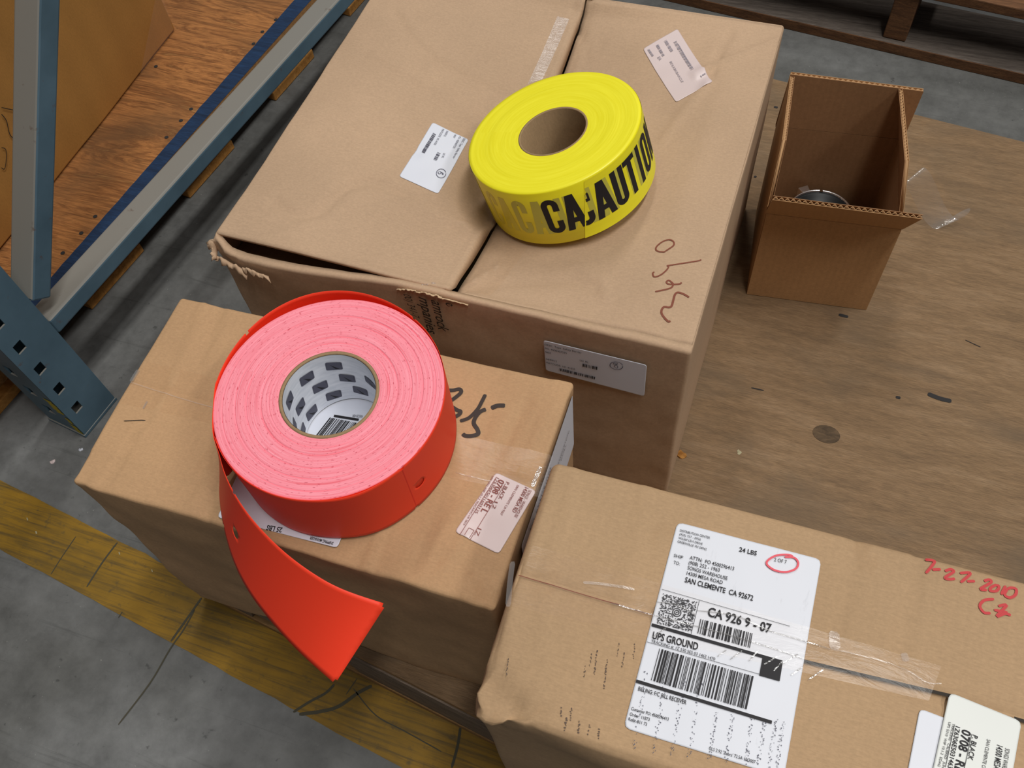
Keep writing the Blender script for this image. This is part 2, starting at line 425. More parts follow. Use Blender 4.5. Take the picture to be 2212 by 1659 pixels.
# painted stripe, slightly ragged edges
V, Fc = [], []; N = 160
for i in range(N + 1):
    u = -2.2 + 3.6 * i / N
    e0 = .062 + .0022 * nz(u, 1, 0, 40) + .0012 * nz(u, 2, 0, 150); e1 = .1425 + .0022 * nz(u, 7, 0, 30) + .001 * nz(u, 3, 0, 150)
    V += [uv(u, e0, .0006), uv(u, e1, .0006)]
    if i: k = 2 * i; Fc.append((k - 2, k, k + 1, k - 1))
stripe = mesh('trim_1', V, Fc, M_STRIPE, kind='structure')
stripe['label'] = 'worn yellow stripe painted along the concrete floor'
FLOOR = Top(FL)
def floor_mark(pts, w, mat, lift=.0011, parent=stripe, name='scuff_mark'):
    p = Print(FLOOR, lift); p.stroke(pts, w * .65); return p.build(name, mat, parent)
c3 = cr(0, 950, .4274)
floor_mark([c3(595, 520), c3(520, 620), c3(440, 745)], .0035, M_SCUFF)
floor_mark([c3(385, 490), c3(310, 600), c3(260, 680)], .002, M_SCUFF)
floor_mark([c3(1020, 800), c3(950, 900), c3(865, 1020)], .0045, M_SCUFF)
floor_mark([c3(985, 860), c3(930, 960), c3(860, 1060), c3(760, 1230), c3(600, 1440)], .003, M_SCUFF)
floor_mark([c3(620, 870), c3(600, 900)], .002, M_SCUFF)
c7 = cr(400, 1200, .3165)
floor_mark([c7(1020, 880), c7(960, 940), c7(850, 1000), c7(740, 1070)], .005, M_SCUFF)
floor_mark([c7(1275, 890), c7(1180, 940), c7(1050, 1030), c7(930, 1065), c7(780, 1085)], .0065, M_SCUFF)
floor_mark([c7(1175, 840), c7(1100, 950)], .002, M_SCUFF)
floor_mark([c7(1880, 1170), c7(1860, 1300), c7(1820, 1450)], .005, M_SCUFF)
floor_mark([c7(1150, 910), c7(1300, 1090), c7(1500, 1200), c7(1750, 1340)], .0022, M_SCUFF)
for q, a in ([(185, 470), .004], [(140, 402), .003], [(605, 575), .003], [(770, 663), .0025]):
    x, y = c3(*q); floor_mark([(x - 1, y - 3), (x + 1, y + 3)], a * .7, M_CHIP, name='paint_chip')
# scraps on the floor
def scrap(name, px, r, mat, label, surf=FLOOR, seed=1, flat=.35):
    rnd = random.Random(seed); c = surf.M(px); V = []; n = 9
    for k in range(n):
        a = 2 * math.pi * k / n; q = r * rnd.uniform(.5, 1.1); V.append(c + Vector((math.cos(a) * q, math.sin(a) * q, rnd.uniform(.0002, r * flat))))
    V.append(c + Vector((0, 0, r * flat * 1.6))); V += [Vector((v.x, v.y, c.z + .0001)) for v in V[:n]]
    Fc = [(k, (k + 1) % n, n) for k in range(n)] + [(n + 1 + k, n + 1 + (k + 1) % n, (k + 1) % n, k) for k in range(n)] + [tuple(n + 1 + k for k in reversed(range(n)))]
    return tag(mesh(name, V, Fc, mat), label, 'scrap')
scrap('paper_scrap', (115, 997), .0045, M_PINKLAB, 'pinkish crumpled scrap on the concrete above the yellow stripe', seed=3)
scrap('plastic_scrap', (175, 972), .0035, M_WHITE2, 'tiny shiny scrap on the floor against the left carton corner', seed=5)

# ================================================================== PALLET WITH PLYWOOD
PL0, PL1, PV0, PV1 = -.60, .64, .1325, 1.19
pal = thing('wooden_pallet', uv(0, .6, FL), 'weathered low wooden pallet under the plywood and cartons', 'pallet')
def notched(name, u0, u1, v0, v1, z0, z1, notches, mat, parent):
    prof = [(u0, z0)]
    for a, b in notches: prof += [(a, z0), (a + .012, z0 + .038), (b - .012, z0 + .038), (b, z0)]
    prof += [(u1, z0), (u1, z1), (u0, z1)]; n = len(prof)
    V = [uv(u, v0, z) for u, z in prof] + [uv(u, v1, z) for u, z in prof]
    Fc = [tuple(range(n)), tuple(range(2 * n - 1, n - 1, -1))] + [(i, n + i, n + (i + 1) % n, (i + 1) % n) for i in range(n)]
    return mesh(name, V, Fc, mat, parent)
for v in (PV0, .645, PV1 - .040):
    notched('stringer', PL0, PL1, v, v + .038, .016, DK - .013 - .0, [(-.522, -.36), (.34, .57)], M_PAL, pal)
for v in (PV0 - .0015, .60, PV1 - .10):
    ubox('bottom_board', PL0 - .004, PL1, v, v + .10, FL + .0008, .0155, M_PLYEDGE, pal, .001)
ply = thing('plywood_sheet', uv(0, .6, DK - .0125), 'weathered brown plywood sheet laid over the low pallet', 'plywood')
PLY0, PLYV0, PLYV1 = -.595, .1345, 1.212
NU, NV = 60, 50; V, Fc = [], []
def ply_z(x, y): return .0012 * nz(x, y, 0, 3.)
for j in range(NV + 1):
    for i in range(NU + 1):
        u = lerp(PLY0, .66, i / NU); v = lerp(PLYV0, PLYV1, j / NV); p = uv(u, v); V.append(uv(u, v, DK))
for j in range(NV):
    for i in range(NU): k = j * (NU + 1) + i; Fc.append((k, k + 1, k + NU + 2, k + NU + 1))
mesh('face_veneer', V, Fc, M_PLY, ply)
ubox('core_ply', PLY0, .66, PLYV0, PLYV1, DK - .0122, DK - .0004, M_PLYEDGE, ply)
DECK = Top(DK)
V = []; kc = DECK.M((1785, 938)); n = 18
for k in range(n):
    a = 2 * math.pi * k / n; V.append(kc + Vector((math.cos(a) * .0165, math.sin(a) * .0125, .0005)))
kn = mesh('knot', V, [tuple(range(n))], M_KNOT, ply); solid(kn, .0006)
for pts, w_ in (([(2004, 851), (2030, 861), (2055, 867)], .006), ([(1812, 680), (1832, 685)], .0045), ([(1623, 838), (1650, 844)], .0015), ([(1935, 858), (1945, 860)], .004), ([(2085, 735), (2118, 750)], .001), ([(1672, 231), (1680, 233)], .004), ([(1629, 381), (1634, 383)], .004)):
    p = Print(DECK, .0006); p.stroke(pts, w_); p.build('dark_mark', M_DARKM, ply)
scrap('wood_chip', (1474, 985), .008, M_PALEND, 'small pale wood chip beside the foot of the large carton', DECK, 8, .5)
scrap('splinter', (1597, 977), .004, M_CHIP, 'tiny pale green splinter lying on the plywood sheet', DECK, 9, .2)

# ================================================================== RACK
RU = -.9137
rack = thing('pallet_rack_upright', uv(RU - .03, .29, FL), 'blue steel pallet rack upright with square holes and two braces', 'rack')
# post: side plate with punched rectangles (facing the cartons)
PZ1 = 1.5; pv = (.2515, .3205); hv = (.2640, .2775); hz = [FL + .0052 + .0508 * k for k in range(0, 24)]
def plate(name, us, zs, hole, at, mat, t, parent):
    V, Fc = [], []
    for z in zs:
        for u in us: V.append(at(u, z))
    n = len(us)
    for j in range(len(zs) - 1):
        for i in range(n - 1):
            if hole(i, j): continue
            k = j * n + i; Fc.append((k, k + 1, k + n + 1, k + n))
    o = mesh(name, V, Fc, mat, parent); solid(o, t, -1); return o
zs = [FL + .002]
for z in hz[1:]: zs += [z - .0085, z + .0085]
zs.append(PZ1)
plate('punched_side', [pv[0], hv[0], hv[1], pv[1]], zs, lambda i, j: i == 1 and j % 2 == 1, lambda u, z: uv(RU, u, z), M_BLUE, .0025, rack)
zs2 = [FL + .002]
for z in hz[1:]: zs2 += [z - .014, z + .008]
zs2.append(PZ1)
plate('punched_front', [RU - .07, RU - .046, RU - .032, RU - .0008], zs2, lambda i, j: i == 1 and j % 2 == 1, lambda u, z: uv(u, pv[0], z), M_BLUE, .0025, rack)
plate('back_flange', [RU - .069, RU - .0008], [FL + .002, PZ1], lambda i, j: False, lambda u, z: uv(u, pv[1], z), M_BLUE, -.0025, rack)
plate('far_side', [pv[0] + .003, pv[1] - .003], [FL + .002, PZ1], lambda i, j: False, lambda u, z: uv(RU - .07, u, z), M_BLUE, .0025, rack)
ubox('foot_plate', RU - .072, RU + .001, .2495, .322, FL + .0002, FL + .006, M_BLUE, rack, .001)
bev(ubox('horizontal_brace', RU - .040, RU - .002, pv[1] + .001, 1.75, DK + .0500, DK + .079, M_BLUE, rack), .004, 3)
# diagonal brace
def bar(name, p0, p1, w, d, mat, parent, side):
    e = (p1 - p0).normalized(); a = side.normalized(); b = e.cross(a).normalized()
    q = [(-d, -w / 2), (0, -w / 2), (0, w / 2), (-d, w / 2)]
    B = [p0 + a * x + b * y for x, y in q]; T = [p1 + a * x + b * y for x, y in q]
    return hexa(name, B, T, mat, parent, .003)
p0 = uv(RU - .002, .3330, DK + .112); p1 = uv(RU - .002, .3330 + .224 * 3, DK + .112 + .2765 * 3)
bar('diagonal_brace', p0, p1, .029, .040, M_BLUE, rack, UX)
# yellow paint rubbed on the front edge
for k, (a, b, w_) in enumerate(((.002, .03, .010), (.035, .052, .006), (.062, .10, .012))):
    V = [];Fc = [];rnd = random.Random(k)
    for i in range(9):
        z = lerp(a, b, i / 8); V += [uv(RU - .004 - w_ * rnd.uniform(.6, 1.2), pv[0] - .0006, z), uv(RU + .0004 - .004 * rnd.random(), pv[0] - .0006, z)]
        if i: q = 2 * i; Fc.append((q - 2, q, q + 1, q - 1))
    mesh('paint_smear', V, Fc, plain('rubbed_yellow_paint_%d' % k, srgb(176, 158, 40), .7), rack)

# ================================================================== LEFT BAY: pallet, plywood, golden carton
LU = -1.062
lp = thing('bay_pallet', uv(LU - .4, .7, FL), 'orange timber pallet behind the blue rack upright', 'pallet')
for v in (.172, .4385, .700, .966, 1.232, 1.50):
    o = ubox('bottom_board', LU - 1.0, LU, v, v + .134, FL + .0008, .020, M_PALEND, lp, .002)
for u in (LU - .055, LU - .52):
    ubox('stringer', u, u + .038, .172, 1.63, .0205, DK - .003, M_STR, lp)
ubox('deck_board', LU - 1.0, LU - .01, .172, 1.63, DK - .0025, DK, M_STR, lp)
ls = thing('bay_plywood', uv(LU - .4, .7, DK), 'orange plywood sheet with a blue painted edge behind the rack', 'plywood')
LZ = DK + .018
e0, e1 = pix((139, 600), LZ), pix((672, 0), LZ); ed = (e1 - e0).normalized(); nd = Vector((-ed.y, ed.x, 0))
A, B = e0 - ed * .30, e1 + ed * .8
pts = [A, B, B + nd * 1.2, A + nd * 1.2]
V, Fc = [], []
for j in range(25):
    for i in range(25): V.append(A + (B - A) * (i / 24) + nd * (1.2 * j / 24) + Vector((0, 0, 0)))
for j in range(24):
    for i in range(24): k = j * 25 + i; Fc.append((k, k + 1, k + 26, k + 25))
mesh('face_veneer', V, Fc, M_PLYL, ls)
lw = Vector((0, 0, -.0172)); hexa('core_ply', [p + lw for p in pts], [p + Vector((0, 0, -.0004)) for p in pts], M_STR, ls)
i0, i1 = pix((110, 600), LZ), pix((636, 0), LZ); V = []; Fc = []
a0, a1 = i0 - (i1 - i0).normalized() * .3, i1 + (i1 - i0).normalized() * .8
for i in range(121):
    t = i / 120; j = nd * (.0012 * nz(t * 90, 0, 0, 1.) )
    V += [A.lerp(B, t) + Vector((0, 0, .0005)) - nd * .0006, a0.lerp(a1, t) + j + Vector((0, 0, .0005))]
    if i: k = 2 * i; Fc.append((k - 2, k, k + 1, k - 1))
mesh('blue_edge_paint', V, Fc, M_NAVY, ls)
LS = Top(LZ)
for px in ((206, 468), (176, 504), (136, 547), (360, 297), (391, 261), (413, 236), (337, 144), (567, 69), (548, 95), (596, 43)):
    q = Print(LS, .0008); c = LS.M(px); n = 8
    q.add([c + Vector((math.cos(6.283 * k / n) * .0035, math.sin(6.283 * k / n) * .0035, 0)) for k in range(n)], [tuple(range(n))]); q.build('nail_head', M_DARKM, ls)
gb = thing('tall_carton', uv(-1.5, .6, LZ), 'tall golden brown carton standing on the orange bay plywood', 'carton')
g0, g1 = pix((0, 543), LZ + .0015), pix((380, 63), LZ + .0015); gd = (g1 - g0).normalized(); gn = Vector((-gd.y, gd.x, 0))
G0, G1 = g0 - gd * .25, g1
Bq = [G0, G1, G1 + gn * .5, G0 + gn * .5]; Tq = [p + Vector((0, 0, .62)) for p in Bq]
def gcls(c, d): return 'body'
def gdis(cls, p, q, d): return p + Vector((.002 * nz(p.x, p.y, p.z, 8), .002 * nz(p.x, p.y, p.z + 5, 8), 0))
for k, (v_, f_) in soft_box(Bq, Tq, .004, .03, gcls, gdis).items(): mesh('carton_body', v_, f_, M_GOLD, gb, True)
GF = Flat(G0, -gn, None)
sheet('tape_strip', GF, [(352, 4), (338, -30), (300, 160), (372, 66)], clear_film('carton_corner_tape', (1., .97, .90), .04, .25, .05, .9), gb, .0028, .001, 8)
GF = Flat(G0, -gn, None); pr = Print(GF, .0025); c1 = cr(0, 0, .3617)
pr.stroke([c1(0, 640), c1(45, 650), c1(80, 655), c1(105, 645)], .0012); pr.stroke([c1(0, 680), c1(30, 720), c1(50, 800), c1(85, 835)], .0014)
pr.stroke([c1(100, 655), c1(75, 690), c1(80, 740), c1(110, 755)], .0012); pr.stroke([c1(0, 880), c1(25, 890), c1(30, 940), c1(20, 1005), c1(0, 1000)], .0012)
pr.build('pen_marks', M_PRINT, gb)

# ================================================================== BACK PALLET (top right)
bp = thing('dark_pallet', uv(.2, 1.7, FL), 'old dark timber pallet on the floor behind the small open carton', 'pallet')
ubox('bottom_board', -1.0, 1.2, 1.502, 1.64, FL + .0008, .0195, [M_DARKP], bp, .0015)
ubox('board_edge', -1.0, 1.2, 1.4995, 1.5015, FL + .001, .0192, M_DARKE, bp)
ubox('bottom_board', -1.0, 1.2, 1.95, 2.08, FL + .0008, .0195, M_DARKP, bp)
for u in (-.62, -.086, .46): ubox('stringer', u, u + .040, 1.512, 2.6, .020, .112, M_DARKE, bp, .002)
for k in range(5): ubox('deck_board', -1.0, 1.2, 1.507 + k * .16, 1.507 + k * .16 + .12, .1125, .1305, M_DARKE if k == 0 else M_DARKP, bp, .002)

# ================================================================== LARGE CARTON (A)
AX, AY, AW, AD, AH = -.5434, .4668, .5042, .4796, .3072
AZ = DK + AH
# caution roll pose (needed here: the sagging flap carries it)
RB = Vector((-.2112, .6557, .2931 + DK)); RN = Vector((-.2636, .0016, .9646)).normalized()
RR, RC, RW = .0906, .0364, .0703
AB = lambda u, v: (AX + u, AY + v)
crA = creases(AZ, [
    ([(590, 437), (640, 470), (690, 455), (745, 395), (800, 378), (870, 405)], -.0022, .007),
    ([(745, 395), (800, 378), (900, 425), (1010, 460)], .0016, .006),
    ([(810, 115), (880, 148), (960, 180), (1045, 245)], .0016, .008),
    ([(850, 25), (880, 70), (930, 115), (1000, 145), (1130, 185)], -.0018, .007),
    ([(925, 115), (930, 170), (945, 190)], .0010, .005),
    ([(1048, 175), (1045, 240)], -.0012, .005),
    ([(820, 265), (900, 310)], -.0010, .006),
    ([(1050, 395), (1010, 425), (980, 470)], -.0015, .006),
    ([(1500, 155), (1545, 135), (1590, 125), (1625, 110), (1682, 85)], .0022, .004),
    ([(1535, 160), (1550, 120), (1575, 70)], -.0018, .004),
    ([(1530, 175), (1470, 240), (1430, 290)], .0014, .005),
    ([(985, 610), (1100, 590), (1240, 590), (1300, 620)], -.0012, .008),
    ([(1240, 555), (1300, 590), (1310, 640)], .0012, .005),
    ([(1400, 680), (1430, 705), (1470, 735)], -.0012, .004),
    ([(1075, 545), (1040, 570), (1000, 600)], .0014, .006),
    ([(1270, 60), (1245, 95)], -.0010, .003), ([(1285, 60), (1262, 95)], -.0010, .003), ([(1300, 60), (1278, 92)], -.0010, .003),
    ([(1240, 0), (1245, 25), (1260, 50)], -.0016, .005)])
def dzA(x, y):
    u, v = x - AX, y - AY
    k = clamp(math.sin(math.pi * clamp(v / AD))) ** .55
    g = clamp((.455 - u) / .19) if u > .2655 else .62 * sstep(.02, .27, u) + .0
    s = -.043 * g * k
    z = s + crA(x, y) * 1.7 + .0011 * nz(x, y, 0, 14) + .0005 * nz(x, y, 3, 45)
    # the roll presses on the flap: never above its underside
    d = Vector((x - RB.x, y - RB.y)).length
    pl = RB.z - (RN.x * (x - RB.x) + RN.y * (y - RB.y)) / RN.z - AZ - .0042 + max(0., d - RR - .004) * .9
    return min(z, pl)
TA = Top(AZ, dzA)
SEAM = .2655; EDGEF = .009
def clsA(c, d):
    top = c[2] > d[2] - 1e-6
    if c[2] < 1e-6: return 'body'
    if top and c[1] > EDGEF:
        if c[1] > d[1] - .006: return 'body'
        return 'left_flap' if c[0] < SEAM else 'right_flap'
    return 'body'
def disA(cls, p, q, d):
    u, v, w = q[0] * d[0], q[1] * d[1], q[2]
    t = sstep(.93, 1, w); inner = sstep(0, .02, v) * sstep(0, .02, AD - v)
    z = 0.
    if w > .90:
        z = dzA(p.x, p.y) * sstep(.90, 1, w) * inner
    if cls == 'left_flap':
        z += .0022 * sstep(.12, .02, v)                        # loose front edge lifts a little
        if u > SEAM - .006: z += .0014; p = p + Vector((-.0012 * sstep(SEAM - .006, SEAM, u), 0, 0))
    if cls == 'right_flap' and u < SEAM + .006: z -= .0026
    out = Vector((0, 0, z))
    if cls == 'body' and v < .03 and w > .55:
        g = sstep(.0, .03, u) * sstep(.235, .06, u)            # front wall sags away from the left flap
        out += Vector((0, -.006 * g * sstep(.6, 1, w), -.0125 * g * sstep(.7, 1, w)))
        out.z -= .004 * sstep(.03, .0, u) * 0
    if cls == 'body':
        if v < .02: out += Vector((0, .0022 * nz(p.x, p.z, 1, 9) + .0008 * nz(p.x, p.z, 2, 40), 0))
        if u > d[0] - .02: out += Vector((.0018 * nz(p.y, p.z, 4, 8), 0, 0))
        # crushed corner
        cdn = (Vector((u, v, (1 - w) * AH)) - Vector((.0, .0, .0))).length
        if cdn < .05: out += Vector((noise.noise(p * 90), noise.noise(p * 90 + Vector((9, 0, 0))), noise.noise(p * 90 + Vector((0, 9, 0))))) * (.0045 * sstep(.05, .0, cdn))
    return p + out
ca = thing('large_carton', (AX + AW / 2, AY + AD / 2, DK), 'large light brown carton with sagging taped top holding the yellow roll', 'carton')
Bq = [(AX, AY, DK + .0012), (AX + AW, AY, DK + .0012), (AX + AW, AY + AD, DK + .0012), (AX, AY + AD, DK + .0012)]
Tq = [(AX, AY, AZ), (AX + AW, AY, AZ), (AX + AW, AY + AD, AZ), (AX, AY + AD, AZ)]
for k, (v_, f_) in soft_box(Bq, Tq, .0042, .0054, clsA, disA).items():
    o = mesh({'body': 'carton_body'}.get(k, 'top_flap'), v_, f_, M_CA, ca, True)
    if k != 'body': solid(o, .0035, -1)
    else: solid(o, .003, -1)
# dark inside flap seen through the gap
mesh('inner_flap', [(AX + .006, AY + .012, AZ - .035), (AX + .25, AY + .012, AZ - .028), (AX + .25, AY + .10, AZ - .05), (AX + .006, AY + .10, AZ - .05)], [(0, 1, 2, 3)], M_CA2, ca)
# ragged torn liner at the front-left corner and along the gap
def torn(name, a, b, n, out, hgt, seed, mat, parent, up=Vector((0, 0, 1))):
    """ragged crumpled paper edge between a and b"""
    V, Fc = [], []; a, b, out = Vector(a), Vector(b), Vector(out); n *= 3; rows = 5
    f = lambda x, y, s_: nz(x, y, seed * 3.7, s_)
    for i in range(n + 1):
        t = i / n; c = a.lerp(b, t); env = math.sin(math.pi * (.06 + .88 * t)) ** .6
        h_ = hgt * env * (.62 + .5 * f(t * 4, 0, 1.) + .22 * f(t * 11, 5, 1.))
        for r_ in range(rows):
            w = r_ / (rows - 1); V.append(c + out * (w * (.55 + .5 * f(t * 7, 9 + w, 1.))) + up * (h_ * math.sin(w * 2.2)) + noise.noise_vector(Vector((t * 14, w * 2, seed))) * (hgt * .16 * w))
        if i:
            for r_ in range(rows - 1): k = i * rows + r_; Fc.append((k - rows, k, k + 1, k - rows + 1))
    o = mesh(name, V, Fc, mat, parent, True); solid(o, .0006); return o
torn('torn_liner', (AX - .002, AY + .012, AZ - .012), (AX + .004, AY - .008, AZ - .020), 6, (-.009, -.008, -.004), .016, 1, M_CA, ca)
torn('torn_liner', (AX + .0, AY - .004, AZ - .018), (AX + .040, AY - .010, AZ - .026), 8, (.002, -.010, -.010), .010, 2, M_CA, ca)
torn('torn_liner', (AX + .034, AY - .009, AZ - .022), (AX + .066, AY - .011, AZ - .024), 7, (.006, -.007, -.010), .010, 6, M_CA, ca)
ct = cr(840, 590, .11452)
FA = Flat((0, AY - .0005, 0), (0, -1, 0), lambda p: .0025)
def fa(x, y): return FA.M(ct(x, y))
torn('torn_tape_edge', fa(160, 300), fa(520, 330), 10, (0, -.003, .0), .003, 3, M_TORN, ca)
torn('torn_tape_edge', fa(500, 350), fa(1010, 460), 16, (0, -.004, .001), .0055, 4, M_TORN, ca)
torn('torn_tape_edge', fa(1000, 470), fa(1500, 600), 14, (0, -.002, 0), .002, 5, M_TORN, ca)
q = TA.M(ct(620, 250)); q2 = TA.M(ct(975, 215))
torn('torn_tape_curl', q, q2, 8, (0, -.004, 0), .008, 9, M_TAPEM, ca)
# printed words running down the front
pr = Print(FA, .0006)
pr.text('e', ct(1075, 530), ct(1165, 600), .0098, .0, .25)
pr.text('amrock', ct(815, 455), ct(960, 1030), .0118, .008, .28)
pr.text('mpanies', ct(580, 395), ct(755, 1080), .0118, .008, .28)
pr.text('00) 341-7', ct(290, 345), ct(470, 790), .0082, .0, .28)
pr.build('carton_print', M_PRINT, ca)
sheet('tape_strip', FA, [ct(290, 290), ct(1480, 600), ct(1640, 1450), ct(420, 1300)], M_TAPE, ca, .0010, .001, 6, label='clear tape over the printed words')
# tape remains on the top
sheet('tape_strip', TA, [(1204, 36), (1230, 42), (1172, 172), (1140, 182)], M_TAPEM, ca, .0006, .001, 8, label='milky torn strip of tape')
sheet('tape_strip', TA, [(1060, 480), (1150, 520), (1060, 640), (965, 615)], M_TAPE, ca, .0006, .001, 8)
# hand-drawn marks
ch_ = cr(1390, 480, .18085); pr = Print(TA, .0005)
pr.stroke([ch_(*q) for q in [(260, 350), (350, 290), (365, 250), (340, 220), (290, 213), (220, 240), (160, 290), (148, 330), (180, 352), (240, 358), (262, 350)]], .0016)
pr.stroke([ch_(*q) for q in [(690, 450), (650, 465), (480, 492), (300, 520), (285, 525), (300, 535), (270, 580), (200, 635), (130, 655), (110, 615), (130, 595)]], .0015)
pr.stroke([ch_(*q) for q in [(455, 722), (430, 740), (350, 745), (290, 738), (275, 715), (300, 698), (330, 715), (355, 745), (330, 785), (250, 810), (140, 832)]], .0017)
pr.stroke([ch_(*q) for q in [(545, 900), (480, 862), (410, 842), (375, 870), (355, 940), (335, 1005), (300, 1020), (245, 1015), (215, 1060), (225, 1110), (270, 1165), (300, 1190), (320, 1180)]], .0021)
pr.build('marker_writing', M_MAROON, ca, 'maroon handwritten marks')
# label on the left flap
cl = cr(840, 250, .10852)
lb = sheet('address_label', TA, [cl(875, 140), cl(1590, 480), cl(980, 1560), cl(205, 1215)], M_WHITE2, ca, .0007, .0028, 14, 'small white barcode label by the yellow roll', thick=.0003)
pr = Print(TA, .0014)
pr.text('DESC: Tape  Safety Barrier', cl(1490, 460), cl(1270, 860), .0024); pr.text('PO: 4500407235', cl(1400, 425), cl(1275, 655), .0024)
pr.text('9907', cl(1310, 385), cl(1280, 450), .0022); pr.text('04/09/12', cl(1150, 315), cl(1095, 420), .0024); pr.text('MATCODE: 101-41035', cl(1070, 275), cl(895, 590), .0024)
pr.text('U/I: RL', cl(1090, 755), cl(1050, 850), .0024)
pr.barcode(cl(945, 390), cl(715, 765), cl(885, 355), 26, 3); pr.barcode(cl(1035, 765), cl(955, 910), cl(970, 740), 10, 4)
pr.build('printing', M_INKG, lb)
pr = Print(TA, .0015); cx, cy = 1045, 1165
pr.stroke([cl(cx + 95 * math.cos(a * .55), cy + 88 * math.sin(a * .55)) for a in range(12)], .0006)
pr.stroke([cl(*q) for q in [(1010, 1125), (980, 1150), (1010, 1175), (1050, 1150), (1085, 1165), (1085, 1185), (1065, 1180), (1060, 1150), (1020, 1125)]], .0006); pr.build('pen_number', M_PEN, lb)
# faded label on the right flap
c2 = cr(1370, 50, .1085)
lb = sheet('address_label', TA, [c2(860, 120), c2(1565, 1180), c2(830, 1585), c2(175, 520)], M_PINKLAB, ca, .0007, .003, 14, 'faded pale barcode label near the back corner', thick=.0003)
pr = Print(TA, .0014)
pr.barcode(c2(840, 370), c2(1185, 920), c2(780, 400), 34, 5); pr.barcode(c2(640, 345), c2(775, 560), c2(590, 380), 14, 6); pr.barcode(c2(480, 440), c2(605, 655), c2(430, 465), 14, 7); pr.barcode(c2(300, 530), c2(390, 660), c2(260, 550), 10, 8)
pr.text('EA', c2(455, 700), c2(495, 765), .0035); pr.text('BDLKBKBARCLE', c2(700, 790), c2(940, 1200), .0026)
pr.bar(c2(880, 440), c2(1130, 860), .0006); pr.quad(c2(1400, 1005), c2(1420, 1030), c2(1360, 1065), c2(1340, 1040)); pr.quad(c2(1320, 1050), c2(1350, 1080), c2(1330, 1095), c2(1305, 1065))
pr.build('printing', M_INKF, lb)
# label on the front wall
cf = cr(1160, 710, .11754)
lb = sheet('address_label', FA, [cf(135, 165), cf(2035, 620), cf(1985, 1195), cf(178, 720)], M_WHITE2, ca, .0008, .003, 10, 'white barcode label on the front wall', thick=.0003)
pr = Print(FA, .0016)
pr.text('DESC. Tape  Safety Barrier', cf(168, 245), cf(845, 400), .0028); pr.text('PO: 4500407235', cf(172, 315), cf(570, 405), .0028); pr.text('9907', cf(178, 385), cf(285, 408), .0028)
pr.text('04/09/12', cf(190, 512), cf(388, 557), .0028); pr.text('MATCODE: 101-41035', cf(190, 575), cf(722, 702), .0028); pr.text('U/I. RL', cf(810, 535), cf(970, 575), .0028)
pr.barcode(cf(862, 580), cf(1130, 640), cf(860, 636), 12, 9); pr.barcode(cf(432, 665), cf(1090, 825), cf(428, 712), 34, 10)
pr.build('printing', M_INK, lb)
pr = Print(FA, .0017); pr.stroke([cf(1480 + 118 * math.cos(a * .55), 618 + 70 * math.sin(a * .55) + 10 * math.cos(a * .55)) for a in range(12)], .0007)
pr.stroke([cf(*q) for q in [(1480, 575), (1430, 570), (1425, 590), (1480, 600), (1505, 640), (1490, 660), (1445, 640), (1440, 620), (1480, 600), (1500, 580), (1480, 570)]], .0006); pr.build('pen_number', M_PEN, lb)

# ================================================================== YELLOW TAPE ROLL
ex = (Vector((1, 0, 0)) - RN * RN.x).normalized(); ey = RN.cross(ex)
RM = Matrix((ex, ey, RN)).transposed()
yr = thing('caution_tape_roll', RB, 'bright yellow barrier tape roll on top of the large carton', 'tape roll')
yr.rotation_euler = RM.to_euler()
def lmesh(name, V, Fc, mat, parent, smooth=True, **k):
    m = bpy.data.meshes.new(name); m.from_pydata([tuple(v) for v in V], [], Fc); m.update()
    if smooth: m.polygons.foreach_set('use_smooth', [True] * len(m.polygons))
    for x in (mat if isinstance(mat, (list, tuple)) else [mat]): m.materials.append(x)
    o = bpy.data.objects.new(name, m); COL.objects.link(o); o.parent = parent
    for a, b in k.items(): o[a] = b
    return o
def lathe(prof, n, wob=None):
    V, Fc = [], []; m = len(prof)
    for i in range(n):
        a = 2 * math.pi * i / n
        for j, (r, z) in enumerate(prof):
            rr = r * (1 + (wob(a, r) if wob else 0)); V.append((rr * math.cos(a), rr * math.sin(a), z))
    for i in range(n):
        for j in range(m - 1): a = i * m + j; b = ((i + 1) % n) * m + j; Fc.append((a, b, b + 1, a + 1))
    return V, Fc
rnd = random.Random(4); prof = [(RC, .0004), (RR - .001, 0), (RR, .001), (RR, RW - .0016), (RR - .0008, RW)]
k = 16
for i in range(1, k): prof.append((lerp(RR - .001, RC, i / k), RW + rnd.uniform(-.0004, .0004) - .0012 * (i / k)))
prof.append((RC, RW - .0016))
V, Fc = lathe(prof, 160)
o = lmesh('tape_winding', V, Fc, [M_YEL, M_YELTOP], yr)
o.data.polygons.foreach_set('material_index', [1 if (i % (len(prof) - 1)) >= 4 else 0 for i in range(len(Fc))])
V, Fc = lathe([(RC - .0022, .0006), (RC - .0022, RW - .0018), (RC - .0018, RW - .0012), (RC, RW - .0012), (RC, .0006)], 96); lmesh('cardboard_core', V, Fc, M_CORE, yr)
